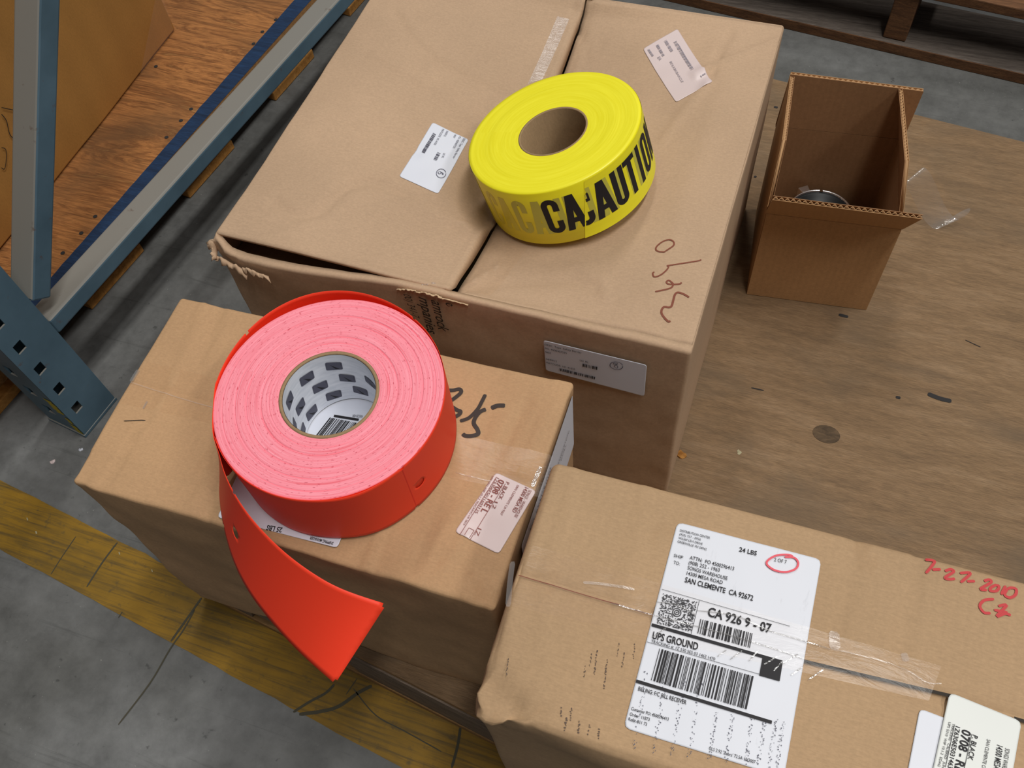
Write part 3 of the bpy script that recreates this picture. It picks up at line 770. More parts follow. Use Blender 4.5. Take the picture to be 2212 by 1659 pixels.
# outermost wrap, ending in a loose edge at the front
E0, E1 = -51.7, -63.0     # end edge: angle at the top, at the bottom
def edge_ang(z): return lerp(E1, E0, clamp(z / RW))
V, Fc = [], []; n = 150
for i in range(n + 1):
    for j in range(9):
        z = .0006 + (RW - .0024) * j / 8; a = math.radians(lerp(edge_ang(z), 222, i / n)); r = RR + .00035
        V.append((r * math.cos(a), r * math.sin(a), z))
for i in range(n):
    for j in range(8): q = i * 9 + j; Fc.append((q, q + 9, q + 10, q + 1))
ow = lmesh('outer_wrap', V, Fc, M_YEL, yr)
def wrap_text(txt, a0, a1, z0, z1, r, name, mat, parent, bold=.02, shear=0., clip=None, seg=None):
    V, Fc = text2d(txt, bold, shear); bm = bmesh.new()
    vs = [bm.verts.new((x, y, 0)) for x, y in V]
    for f in Fc:
        try: bm.faces.new([vs[i] for i in f])
        except ValueError: pass
    nn = max(6, int(abs(a1 - a0) / 1.6))
    for i in range(1, nn):
        bmesh.ops.bisect_plane(bm, geom=bm.verts[:] + bm.edges[:] + bm.faces[:], plane_co=(i / nn, 0, 0), plane_no=(1, 0, 0))
    if clip:   # keep what lies beyond the tape's end edge
        co, no = clip; bmesh.ops.bisect_plane(bm, geom=bm.verts[:] + bm.edges[:] + bm.faces[:], plane_co=co, plane_no=no, clear_inner=True)
    bm.verts.ensure_lookup_table(); V2 = []; 
    ymin = min(v.co.y for v in bm.verts); ymax = max(v.co.y for v in bm.verts)
    for v in bm.verts:
        a = math.radians(lerp(a0, a1, v.co.x)); z = lerp(z0, z1, v.co.y)
        V2.append((r * math.cos(a), r * math.sin(a), z))
    bm.verts.index_update(); F2 = [tuple(v.index for v in f.verts) for f in bm.faces]; bm.free()
    return lmesh(name, V2, F2, mat, parent, True, kind='stuff')
Z0, Z1 = .0155, .0600
def letter(ch, w, h, t):
    """bold condensed capital as ribbons of even stroke: list of (polyline, closed)"""
    q = t / 2; x0, x1, y0, y1 = q, w - q, q, h - q; r = min((x1 - x0) / 2, h * .2); out = []
    def arc(cx, cy, a0, a1, n=8): return [(cx + r * math.cos(math.radians(lerp(a0, a1, i / n))), cy + r * math.sin(math.radians(lerp(a0, a1, i / n)))) for i in range(n + 1)]
    if ch in 'CO':
        p_ = arc(x1 - r, y1 - r, 0, 90) + arc(x0 + r, y1 - r, 90, 180) + arc(x0 + r, y0 + r, 180, 270) + arc(x1 - r, y0 + r, 270, 360)
        if ch == 'C': out.append([(x1, h * .64)] + p_ + [(x1, h * .36)])
        else: out.append(p_ + [p_[0]])
    elif ch == 'U': out.append([(x0, h)] + arc(x0 + r, y0 + r, 180, 270) + arc(x1 - r, y0 + r, 270, 360) + [(x1, h)])
    elif ch == 'T': out += [[(0, y1), (w, y1)], [(w / 2, 0), (w / 2, h)]]
    elif ch == 'I': out.append([(w / 2, 0), (w / 2, h)])
    elif ch == 'A': out += [[(q * .9, 0), (w / 2 - q * .15, h)], [(w - q * .9, 0), (w / 2 + q * .15, h)], [(w * .25, h * .27), (w * .75, h * .27)]]
    elif ch == 'N': out += [[(x0, 0), (x0, h)], [(x1, 0), (x1, h)], [(x0, h), (x1, 0)]]
    return out
def letters(spec, r, name, mat, parent, cut=None, t=.0062):
    V, Fc = [], []
    for ch, a0, a1 in spec:
        w = math.radians(a1 - a0) * RR; h = Z1 - Z0
        for pl in letter(ch, w, h, t):
            D = [Vector(pl[0])]
            for a, b in zip(pl, pl[1:]):
                a, b = Vector(a), Vector(b); m = max(1, int((b - a).length / .0018)); D += [a.lerp(b, (i + 1) / m) for i in range(m)]
            row = []
            for i, c in enumerate(D):
                e = D[min(i + 1, len(D) - 1)] - D[max(i - 1, 0)]; nrm = Vector((-e.y, e.x)).normalized() * (t / 2)
                if ch in 'AN' and abs(e.x) > 1e-6 and abs(e.y) > abs(e.x): nrm = Vector((-math.copysign(t * .56, e.y), 0))
                ok = []
                for sg in (-1, -.33, .33, 1):
                    p_ = c + nrm * sg; ang = a0 + math.degrees(p_.x / RR); z = Z0 + p_.y
                    ok.append(cut is None or ang > edge_ang(z) + cut); V.append((r * math.cos(math.radians(ang)), r * math.sin(math.radians(ang)), z))
                row.append(ok)
                if i:
                    k = len(V) - 8
                    for j in range(3):
                        if all((row[i - 1][j], row[i - 1][j + 1], row[i][j], row[i][j + 1])): Fc.append((k + j, k + j + 4, k + j + 5, k + j + 1))
    return lmesh(name, V, Fc, mat, parent, True, kind='stuff')
letters([('C', -127, -117), ('A', -115.5, -105)], RR + .00012, 'print_below', M_OLIVE2, yr)
letters([('C', -103, -93), ('A', -91.5, -80)], RR + .00016, 'print_below', M_OLIVE, yr)
letters([('U', -73.5, -64)], RR + .00014, 'print_below', M_OLIVE, yr)
letters([('C', -82.5, -71.8), ('A', -70.3, -57.6)], RR + .00028, 'caution_print', M_INK, yr)
letters([('I', -55, -50), ('A', -47, -36), ('I', -33.5, -28.5), ('I', -24, -18), ('I', -15.5, -10), ('I', -7, -1)], RR + .00046, 'print_below', M_OLIVE, ow, 0.)
letters([('C', -63.2, -52.2), ('A', -50.6, -37.6), ('U', -36.2, -26.2), ('T', -25.6, -14.6), ('I', -12.4, -7.4), ('O', -5, 5.6), ('N', 7.6, 18.4)], RR + .00062, 'caution_print', M_INK, ow, .4)

# ================================================================== LEFT CARTON (B)
BX, BY, BYAW, BW, BD, BH = -.5256, .1833, .0173, .3943, .2098, .3138
BZ = DK + BH
bu = Vector((math.cos(BYAW), math.sin(BYAW), 0)); bv = Vector((-math.sin(BYAW), math.cos(BYAW), 0)); BO = Vector((BX, BY, 0))
def bl(u, v, z): return BO + bu * u + bv * v + Vector((0, 0, z))
RLX, RLY, RLR, RLW, RLC = -.3041, .2945, .0945, .0735, .0381     # label roll
crB = creases(BZ, [
    ([(478, 655), (455, 720), (425, 790)], -.0012, .004), ([(440, 650), (415, 720), (360, 850), (300, 940)], .0010, .004),
    ([(1140, 860), (1095, 945), (1050, 1020)], -.0016, .005), ([(1195, 870), (1150, 960), (1120, 1020)], .0012, .004),
    ([(500, 1015), (450, 1100), (405, 1165)], -.0022, .005), ([(470, 1010), (410, 1090)], .0014, .005),
    ([(215, 1050), (260, 985), (320, 900)], -.0010, .004), ([(270, 1130), (370, 1150), (480, 1180)], -.0012, .006),
    ([(778, 1245), (800, 1190), (820, 1150)], .0018, .004), ([(890, 1230), (930, 1130), (990, 1000)], -.001, .005),
    ([(1060, 890), (1000, 1030), (960, 1110)], -.0010, .006), ([(960, 1230), (1010, 1150)], .001, .004),
    ([(1150, 1180), (1100, 1250), (1060, 1310)], -.0015, .005), ([(690, 660), (560, 640)], -.001, .004)])
def dzB(x, y):
    z = crB(x, y) * 1.6 + .0016 * nz(x, y, 7, 9) + .0006 * nz(x, y, 9, 40) - .0018
    d = math.hypot(x - RLX, y - RLY)
    if d < RLR + .03: z = lerp(min(z, -.0006), z, sstep(RLR, RLR + .03, d))
    return min(z, 0)
TB = Top(BZ, dzB)
def clsB(c, d):
    if c[2] > d[2] - 1e-6: return 'front_flap' if c[1] < d[1] * .515 else 'back_flap'
    return 'body'
def disB(cls, p, q, d):
    u, v, w = q[0] * d[0], q[1] * d[1], q[2]; o = Vector((0, 0, 0))
    if w > .9: o.z += dzB(p.x, p.y) * sstep(.9, 1, w)
    if w == 1 and abs(v - d[1] * .515) < .0035: o.z -= .0012
    e = sstep(.55, 1, w)
    o.y += (.0045 * nz(p.x, p.z, 11, 7) + .002 * nz(p.x, p.z, 5, 26)) * sstep(.02, 0, v) * .9
    o.x += (.003 * nz(p.y, p.z, 13, 9)) * (sstep(.02, 0, u) + sstep(.02, 0, d[0] - u))
    if v < .03: o.z += .004 * nz(p.x, 0, 17, 14) * sstep(.8, 1, w) * sstep(.03, 0, v) - .0012
    cn = min((Vector((u - a, v - b, (1 - w) * BH))).length for a, b in ((0, 0), (d[0], 0), (d[0], d[1])))
    if cn < .03: o += noise.noise_vector(p * 80) * (.0028 * sstep(.03, 0, cn))
    return p + o
cb = thing('tan_carton', bl(BW / 2, BD / 2, DK), 'worn tan carton under the red label roll', 'carton')
zb = DK + .0012
Bq = [bl(0, 0, zb), bl(BW, 0, zb), bl(BW, BD, zb), bl(0, BD, zb)]
Tq = [pix((150, 1036), BZ), pix((1064, 1316), BZ), pix((1238, 823), BZ), pix((387, 638), BZ)]
for k, (v_, f_) in soft_box(Bq, Tq, .0040, .0048, clsB, disB).items():
    o = mesh({'body': 'carton_body'}.get(k, 'top_flap'), v_, f_, M_CB, cb, True)
# centre tape; the glints at its ends are drawn as pale strokes
sheet('tape_strip', TB, [(318, 782), (1195, 985), (1165, 1075), (262, 872)], M_TAPE, cb, .0005, .001, 20, label='clear tape along the centre seam')
p = Print(TB, .0009); p.stroke([(282, 826), (380, 858), (480, 886), (500, 892)], .0009); p.stroke([(985, 1022), (1040, 1036), (1060, 1040)], .0009); p.build('tape_crease', M_TAPEM, cb)
for pts, w_ in (([(319, 868), (310, 884)], .0022), ([(300, 800), (292, 812), (284, 825)], .004), ([(1168, 1010), (1160, 1028), (1150, 1052)], .0035)):
    p = Print(TB, .0010); p.stroke(pts, w_); p.build('tape_glint', M_FILM, cb)
p = Print(TB, .0007); p.stroke([(268, 910), (290, 909), (315, 909)], .0008); p.build('scratch', M_PRINT, cb)
# black marker
cm = cr(940, 830, .22906); pr = Print(TB, .0008)
pr.stroke([cm(*q) for q in [(480, 240), (430, 260), (385, 310), (365, 370), (400, 430), (405, 470), (350, 490), (290, 490), (260, 470)]], .0037)
pr.stroke([cm(*q) for q in [(475, 100), (440, 170), (400, 240), (320, 320), (235, 350)]], .0034)
pr.stroke([cm(*q) for q in [(530, 230), (590, 205), (660, 205)]], .0042)
pr.stroke([cm(*q) for q in [(120, 60), (170, 60), (230, 50), (245, 80), (190, 130), (120, 180)]], .0036); pr.stroke([cm(*q) for q in [(150, 210), (205, 245), (240, 260), (225, 290), (150, 330)]], .0036)
pr.build('marker_writing', M_BLACKM, cb, 'black handwritten 8/5')
# pink-tinted label
lb = sheet('address_label', TB, [cm(575, 835), cm(955, 1010), cm(600, 1605), cm(185, 1395)], M_PINKLAB, cb, .0009, .003, 14, 'pinkish label by the carton corner', thick=.0003)
def label708(P_, c, L):
    for t, a, b, h_, bo in L: P_.text(t, c(*a), c(*b), h_, bo)
pr = Print(TB, .0016)
label708(pr, cm, [('0708 - RE L', (608, 900), (430, 1205), .0050, .02), ('P. BLACK', (672, 925), (595, 1085), .0030, .01), ('12', (560, 1110), (535, 1175), .003, 0),
    ('SAN CLEMENTE CA 9267', (775, 955), (612, 1235), .0020, 0), ('14300 MESA RD', (848, 975), (725, 1205), .0034, .01), ('SONGS - WAREHOUSE', (885, 1000), (745, 1255), .0026, 0),
    ('1Z6306E5031603125', (582, 885), (372, 1215), .0026, 0), ('UPS 5031 WIP 10.1.2 TRACKING US 5810', (540, 870), (265, 1330), .0016, 0), ('1Z', (405, 1360), (372, 1425), .0034, 0)])
pr.bar(cm(580, 880), cm(235, 1425), .0004); pr.bar(cm(660, 950), cm(330, 1475), .0004); pr.bar(cm(320, 1360), cm(370, 1385), .0004); pr.bar(cm(320, 1360), cm(280, 1425), .0004); pr.bar(cm(370, 1385), cm(325, 1455), .0004)
pr.build('printing', M_INKR, lb)
# white label under the roll, '25 LBS'
cq = cr(460, 1000, .30137)
q0, q1 = TB.M((470, 1118)), TB.M((729, 1184)); e_ = (q1 - q0).normalized(); dn = Vector((-e_.y, e_.x, 0)) * .148
lb25 = lb = sheet('shipping_label', TB, [q0 + dn, q1 + dn, q1, q0], M_WHITE2, cb, .0008, .003, 16, 'white shipping label half under the red roll', world=True, thick=.0003)
pr = Print(TB, .0015); pr.text('25 LBS', cq(505, 470), cq(395, 450), .0042, .02); pr.text('SHIPPING MANAGER', cq(870, 572), cq(703, 530), .0026, .01); pr.build('printing', M_INK, lb)
# big white label folded over the right side
BF = Flat(bl(BW, 0, 0), bu, lambda p: .0035)
qa = [bl(BW, .206, BZ - .010), bl(BW, .206, BZ - .105), bl(BW, .055, BZ - .105), bl(BW, .055, BZ - .006)]
lb = sheet('address_label', BF, [qa[3], qa[0], qa[1], qa[2]], M_WHITE2, cb, .0010, .003, 8, 'large white label on the right side', world=True)
pr = Print(BF, .0019)
def wtext(P_, t, a, b, cap):
    e = (b - a); L = e.length; e.normalize(); up = P_.s.N.cross(e).normalized(); V, Fc = text2d(t, .0, 0.); P_.add([a + e * (x * L) + up * (y * cap) for x, y in V], Fc)
wtext(pr, 'PO: 4500291070', bl(BW, .075, BZ - .022), bl(BW, .135, BZ - .022), .006); wtext(pr, 'PO: 4500291070', bl(BW, .14, BZ - .05), bl(BW, .19, BZ - .05), .003); wtext(pr, 'LABEL ROLL', bl(BW, .14, BZ - .058), bl(BW, .18, BZ - .058), .003)
pr.build('printing', M_INK, lb)

# ================================================================== RED LABEL ROLL
lr = thing('label_roll', (RLX, RLY, BZ), 'fluorescent red label roll with a hanging loose end on the tan carton', 'label roll')
rnd = random.Random(2); T = RLW; prof = [(RLC + .003, .0006), (RLR - .001, .0004), (RLR, .001), (RLR, T - .0008), (RLR - .0006, T)]
gaps = {5: .0012, 13: .0012, 20: .0009, 29: .0012, 34: .0009}; k = 40
for i in range(1, k):
    r = lerp(RLR - .0008, RLC + .0034, i / k); z = T + .0001 * math.sin(i * 1.7) + rnd.uniform(-.0001, .0001) - .0015 * (i / k)
    if i in gaps: prof += [(r + .0006, z), (r + .0002, z - gaps[i]), (r - .0002, z - gaps[i]), (r - .0006, z)]
    else: prof.append((r, z))
prof.append((RLC + .0032, T - .0018))
V, Fc = lathe(prof, 200)
o = lmesh('label_winding', V, Fc, [M_ORANGE2, M_PINK, M_ORANGE], lr); m_ = len(prof) - 1
o.data.polygons.foreach_set('material_index', [2 if (i % m_) < 3 else 1 for i in range(len(Fc))])
V, Fc = lathe([(RLC, .0008), (RLC, T - .0022)], 96); Fc = [tuple(reversed(f)) for f in Fc]; core = lmesh('core_liner', V, Fc, M_COREW, lr)
V, Fc = lathe([(RLC + .0003, T - .0022), (RLC + .0005, T - .0012), (RLC + .0030, T - .0012), (RLC + .0030, .0008), (RLC + .0002, .0008)], 96); lmesh('core_ring', V, Fc, M_CORE, lr)
# animal-head badges printed inside the core: dark rounded plates with pale stripes
def badge(a, z, tilt, w_=.0122, h_=.0096):
    r = RLC - .0003
    def P3(x, y, rr=r):
        c, s_ = math.cos(tilt), math.sin(tilt); X, Y = x * c - y * s_, x * s_ + y * c
        t = a - X / RLC; return (rr * math.cos(t), rr * math.sin(t), z + Y)
    def rrect(w, h, q, n=4):
        out = []
        for sx, sy, a0 in ((1, 1, 0), (-1, 1, 90), (-1, -1, 180), (1, -1, 270)):
            for k in range(n + 1):
                t = math.radians(a0 + 90 * k / n); out.append((sx * (w / 2 - q) + q * math.cos(t), sy * (h / 2 - q) + q * math.sin(t)))
        return out
    n = len(rrect(1, 1, .1))
    lmesh('badge_border', [P3(*p, r + .0001) for p in rrect(w_ * 1.16, h_ * 1.2, .0016)], [tuple(range(n))], M_INKG, core, False)
    b = lmesh('badge', [P3(*p) for p in rrect(w_, h_, .0014)], [tuple(range(n))], M_INK, core, False)
    V, Fc = [], []
    def blade(x0, y0, x1, y1, wd_, bow):
        k0 = len(V); nx, ny = -(y1 - y0), (x1 - x0); L = math.hypot(nx, ny); nx /= L; ny /= L
        for i in range(5):
            t = i / 4; c = bow * math.sin(math.pi * t); hw = wd_ * (.35 + .65 * math.sin(math.pi * t)) / 2
            V.append(P3(lerp(x0, x1, t) + nx * (c - hw), lerp(y0, y1, t) + ny * (c - hw), r - .0001)); V.append(P3(lerp(x0, x1, t) + nx * (c + hw), lerp(y0, y1, t) + ny * (c + hw), r - .0001))
            if i: q = k0 + 2 * i; Fc.append((q - 2, q, q + 1, q - 1))
    s_ = w_ / .0105
    for i in range(5): x = (-.0010 + .0010 * i) * s_; blade(x, -.0026 + .0004 * i, x + .0008, .0014 + .0006 * i - .0002 * i * i, .00075, .0005)
    blade(-.0036 * s_, -.0008, -.0016 * s_, -.0018, .0013, .0002); blade(-.0040 * s_, .0000, -.0032 * s_, -.0014, .0012, .0); blade(-.0026 * s_, .0004, -.0010 * s_, .0014, .0004, .0002); blade(-.0006 * s_, .0022, .0030 * s_, .0010, .0004, .0008)
    lmesh('badge_stripes', V, Fc, plain('badge_white', (.9, .9, .9), .5), core, False, kind='stuff')
def core_hit(px):
    d = ray(px); o_ = CAM - Vector((RLX, RLY, BZ)); A_ = d.x ** 2 + d.y ** 2; B_ = 2 * (o_.x * d.x + o_.y * d.y); C_ = o_.x ** 2 + o_.y ** 2 - RLC ** 2
    t = (-B_ + math.sqrt(max(0, B_ * B_ - 4 * A_ * C_))) / (2 * A_); p_ = o_ + d * t; return math.atan2(p_.y, p_.x), p_.z
c8 = cr(550, 740, .14466)
for q in ((1185, 345), (775, 530), (975, 655), (1180, 780), (1380, 915), (1385, 525), (1585, 715), (515, 865), (675, 955), (845, 1040), (1025, 1130), (1740, 600), (1715, 880)):
    a, z = core_hit(c8(*q))
    if .004 < z < T - .004: badge(a, z, -.12)
for q in ((600, 1260), (715, 1330), (840, 1375)):
    a, z = core_hit(c8(*q))
    if z > .004: badge(a, z, -.12)
# barcode label seen on the carton through the core
lb = lb25
pr = Print(TB, .0015); pr.barcode(c8(1130, 1130), c8(1530, 1210), c8(920, 1400), 20, 12); pr.bar(c8(1190, 1105), c8(1560, 1165), .0024); pr.text('RECEIVER', c8(1620, 1095), c8(1470, 1085), .0026); pr.build('printing', M_INK, lb)
# loose outer strip: round the roll, then off at the left and down over the carton's front edge
path = []     # (upper edge point, lower edge point) in world space
a0, a1, n = math.radians(-138), math.radians(194), 88
for i in range(n + 1):
    t = i / n; a = lerp(a0, a1, t); ad = math.degrees(a); g = .0006 + .0022 * math.exp(-((ad + 52) / 16) ** 2) + .0064 * math.exp(-((ad - 126) / 42) ** 2); r = RLR + g; dz = .0008 + .0012 * math.exp(-((ad + 50) / 18) ** 2) + .0036 * math.exp(-((ad - 120) / 50) ** 2)
    c = Vector((RLX + r * math.cos(a), RLY + r * math.sin(a), 0)); path.append((c + Vector((0, 0, BZ + RLW + dz)), c + Vector((0, 0, BZ + dz + .0004))))
tail = [((-.3796, .2352, .3876), (-.3866, .2325, .3146)), ((-.3654, .2203, .3873), (-.3915, .2208, .3193)), ((-.3521, .2051, .3863), (-.3803, .2005, .3190)), ((-.3366, .1918, .3813), (-.3655, .1806, .3180)),
    ((-.3189, .1804, .3743), (-.3487, .1602, .3102)), ((-.2951, .1696, .3633), (-.3265, .1419, .3029)), ((-.2717, .1631, .3513), (-.2996, .1267, .2938)), ((-.2444, .1599, .3373), (-.2702, .1133, .2865)), ((-.2103, .1636, .3213), (-.2341, .1006, .2885))]
tail = [(Vector(a) + Vector((0, 0, DK)), Vector(b) + Vector((0, 0, DK))) for a, b in tail]
path += tail
# resample smoothly
def catmull(P, i, t):
    p0, p1, p2, p3 = P[max(i - 1, 0)], P[i], P[i + 1], P[min(i + 2, len(P) - 1)]
    return .5 * ((2 * p1) + (p2 - p0) * t + (2 * p0 - 5 * p1 + 4 * p2 - p3) * t * t + (3 * p1 - p0 - 3 * p2 + p3) * t ** 3)
UPp = [a for a, b in path]; LOp = [b for a, b in path]; U2, L2 = [], []
for i in range(len(path) - 1):
    k = 1 if i < n - 1 else 6
    for j in range(k): U2.append(catmull(UPp, i, j / k)); L2.append(catmull(LOp, i, j / k))
U2.append(UPp[-1]); L2.append(LOp[-1])
for _ in range(5):      # fair the bend where the strip leaves the roll
    for arr in (U2, L2):
        s0 = len(arr) - 60; q = [v.copy() for v in arr]
        for i in range(max(1, s0), len(arr) - 2): arr[i] = q[i] * .5 + (q[i - 1] + q[i + 1]) * .25
ss = [0.]
for i in range(1, len(U2)): ss.append(ss[-1] + ((U2[i] + L2[i]) / 2 - (U2[i - 1] + L2[i - 1]) / 2).length)
LEN = ss[-1]
def strip_pt(s_, t):
    s_ = clamp(s_, 0, LEN - 1e-9)
    lo, hi = 0, len(ss) - 1
    while hi - lo > 1:
        m2 = (lo + hi) // 2
        if ss[m2] <= s_: lo = m2
        else: hi = m2
    f = (s_ - ss[lo]) / max(1e-9, ss[hi] - ss[lo]); return L2[lo].lerp(L2[hi], f).lerp(U2[lo].lerp(U2[hi], f), t / RLW)
def near_s(px, upper=True):
    best = min(range(len(U2)), key=lambda i: (lambda v: (W / 2 + F * v.x / -v.z - px[0]) ** 2 + (H / 2 - F * v.y / -v.z - px[1]) ** 2)(ROT.transposed() @ ((U2 if upper else L2)[i] - CAM)))
    return ss[best]
outline = []; NTC = [near_s((869, 1012)), near_s((885, 690)), near_s((533, 712)), near_s((505, 1068)), LEN - .0006]
def notch_top(s0): return [(s0 + .0016, RLW), (s0 + .0016, RLW - .0032), (s0 - .0016, RLW - .0032), (s0 - .0016, RLW)]
def notch_bot(s0): return [(s0 - .0016, 0), (s0 - .0016, .0032), (s0 + .0016, .0032), (s0 + .0016, 0)]
outline.append((0, 0))
for s0 in NTC[:-1]:
    if s0 > .004: outline += notch_bot(s0)
outline += [(LEN - .0024, 0), (LEN - .0018, .0030), (LEN, .0034), (LEN, RLW - .0034), (LEN - .0018, RLW - .003), (LEN - .0024, RLW)]
for s0 in reversed(NTC[:-1]):
    if s0 > .004: outline += notch_top(s0)
outline.append((0, RLW))
holes = []
for s0 in (NTC[3] + .0175, NTC[0] + .010): holes.append([(s0 + .0050 * math.cos(2 * math.pi * k / 20), RLW * .42 + .0050 * math.sin(2 * math.pi * k / 20)) for k in range(20)])
pts2, edg = [], []
def loop(L):
    k = len(pts2); dense = []
    for i in range(len(L)):
        a, b = Vector(L[i]), Vector(L[(i + 1) % len(L)]); m3 = max(1, int((b - a).length / .004))
        for j in range(m3): dense.append(a.lerp(b, j / m3))
    pts2.extend(dense); q = len(dense); edg.extend([(k + i, k + (i + 1) % q) for i in range(q)])
loop(outline)
for h_ in holes: loop(h_)
i = .004
while i < LEN - .003:
    for j in range(1, 18): pts2.append(Vector((i + (.0011 if j % 2 else 0), RLW * j / 18)))
    i += .004
V2, E2, F2 = delaunay_2d_cdt(pts2, edg, [], 1, 1e-6)[:3]
def in_hole(f):
    c = sum((V2[i] for i in f), Vector((0, 0))) / len(f)
    return any((c - sum((Vector(q) for q in h_), Vector((0, 0))) / len(h_)).length < .00495 for h_ in holes)
F2 = [f for f in F2 if not in_hole(f)]
st = mesh('loose_strip', [strip_pt(v.x, v.y) for v in V2], [tuple(f) for f in F2], [M_ORANGE], lr, True); solid(st, .00028, 0)

V, Fc = [], []
for i in range(15):
    t = RLW * (.05 + .9 * i / 14)
    for d in (-.0003, .0003):
        q = strip_pt(NTC[0] + d, t); o_ = Vector((q.x - RLX, q.y - RLY, 0)).normalized(); V.append(q + o_ * .0003)
    if i: k = 2 * i; Fc.append((k - 2, k, k + 1, k - 1))
mesh('perforation', V, Fc, M_ORANGE2, lr)

# ================================================================== RIGHT CARTON (C)
CX, CY, CYAW, CD_, CHH = -.108, .1014, .0164, .1885, .3868
CZ = DK + CHH; cu = Vector((math.cos(CYAW), math.sin(CYAW), 0)); cv = Vector((-math.sin(CYAW), math.cos(CYAW), 0)); CO = Vector((CX, CY, 0)); CW = .52
def clc(u, v, z): return CO + cu * u + cv * v + Vector((0, 0, z))
cC = cr(800, 1400, .22604)
crC = creases(CZ, [
    ([cC(1150, 180), cC(1250, 310), cC(1400, 530), cC(1470, 680)], -.0022, .004), ([cC(1180, 300), cC(1290, 470), cC(1360, 620)], -.002, .0035), ([cC(1100, 460), cC(1160, 480)], -.002, .003),
    ([cC(1590, 560), cC(1620, 740)], -.0016, .003), ([cC(1400, 520), cC(1580, 560)], .0012, .003),
    ([(1240, 1010), (1225, 1100), (1180, 1240), (1170, 1400)], .0009, .005), ([(1400, 1050), (1380, 1150), (1340, 1300)], .0008, .006), ([(1850, 1165), (1830, 1280), (1800, 1400)], -.0012, .005),
    ([(1990, 1195), (1960, 1330), (1945, 1430)], -.0014, .005), ([(1140, 1060), (1110, 1180), (1085, 1300), (1065, 1440)], -.0012, .004)])
def dzC(x, y): return crC(x, y) * 1.6 + .0011 * nz(x, y, 21, 8) + .0004 * nz(x, y, 23, 40) - .0012
TC = Top(CZ, dzC); SEAMC = .0945
def clsC(c, d):
    if c[2] > d[2] - 1e-6: return 'front_flap' if c[1] < SEAMC else 'back_flap'
    return 'body'
def disC(cls, p, q, d):
    u, v, w = q[0] * d[0], q[1] * d[1], q[2]; o = Vector((0, 0, 0))
    if w > .9: o.z += dzC(p.x, p.y) * sstep(.9, 1, w)
    if w == 1 and abs(v - SEAMC) < .003: o.z -= .0020
    if v < .03: o += Vector((0, -.006 * sstep(.02, .0, v) * math.sin(math.pi * clamp((1 - w) / .16)) * sstep(.02, .10, u), 0))
    o.x -= .004 * sstep(.03, 0, u) * math.sin(math.pi * clamp((1 - w) / .14)) * sstep(.0, .05, v)
    cn = Vector((u, v, (1 - w) * CHH)).length
    if cn < .06: o += Vector((-.003, -.003, -.008)) * sstep(.045, 0, cn) + noise.noise_vector(p * 95) * (.0055 * sstep(.06, .01, cn))
    o.y += .0022 * nz(p.x, p.z, 31, 9) * sstep(.02, 0, v)
    return p + o
cc = thing('shipping_carton', clc(CW / 2, CD_ / 2, DK), 'long tan carton with a large white courier label, bottom right', 'carton')
zb = DK + .0012
Bq = [clc(0, 0, zb), clc(CW, 0, zb), clc(CW, CD_, zb), clc(0, CD_, zb)]; Tq = [clc(0, 0, CZ), clc(CW, 0, CZ), clc(CW, CD_, CZ), clc(0, CD_, CZ)]
for k, (v_, f_) in soft_box(Bq, Tq, .0055, .005, clsC, disC).items():
    mesh({'body': 'carton_body'}.get(k, 'top_flap'), v_, f_, M_CC, cc, True)
SM = Print(TC, .0006); SM.bar((1722, 1425), (2060, 1505), .0022); _a = TC.M((2190, 1552)); _b = _a + cu * (CW - .006 - (_a - CO).dot(cu)); _n = cv * .0011; SM.add([_a - _n, _b - _n, _b + _n, _a + _n], [(0, 1, 2, 3)]); SM.build('seam_gap', M_PRINT, cc)
SM = Print(TC, .0006); SM.bar((1120, 1243), (1410, 1330), .0006); SM.build('seam_gap', M_MAROON, cc)
sheet('tape_strip', TC, [(1150, 1180), (2032, 1440), (2005, 1515), (1105, 1310)], M_TAPE, cc, .0014, .001, 20, label='clear tape along the centre seam')
for pts, w_ in (([(1108, 1215), (1102, 1260), (1098, 1312)], .004), ([(1800, 1365), (1802, 1405)], .007), ([(1950, 1412), (1957, 1430)], .004), ([(1260, 1260), (1300, 1263), (1370, 1275)], .002), ([(1800, 1405), (1900, 1428), (1955, 1448), (2000, 1475), (2032, 1478)], .0008)):
    p = Print(TC, .0018); p.stroke(pts, w_); p.build('tape_glint', M_TAPEM, cc)  # highlights on the tape drawn as milky strokes
pr = Print(TC, .0007); cc2 = cr(1000, 950, .42735); rnd = random.Random(6)
for x, y0, y1, w_ in ((230, 1100, 1190, .0016), (680, 1060, 1190, .0015), (730, 1110, 1260, .0018), (650, 1080, 1140, .001), (790, 1020, 1100, .001), (500, 1350, 1400, .002), (550, 1350, 1420, .002), (590, 1420, 1480, .0024), (640, 1440, 1490, .0024), (690, 1460, 1510, .0024), (525, 1400, 1470, .0026), (815, 1070, 1150, .0012), (870, 1030, 1110, .0012), (620, 1140, 1200, .0012)):
    n_ = max(3, int((y1 - y0) / 9))
    for i in range(n_):
        yy = lerp(y0, y1, (i + rnd.random() * .7) / n_); xx = x - (yy - y0) * .12 + rnd.uniform(-3, 3); pr.stroke([cc2(xx, yy), cc2(xx - 1, yy + rnd.uniform(4, 10))], w_ * rnd.uniform(.2, .6))
pr.build('rub_marks', plain('dark_rub', srgb(96, 80, 70), .8), cc)
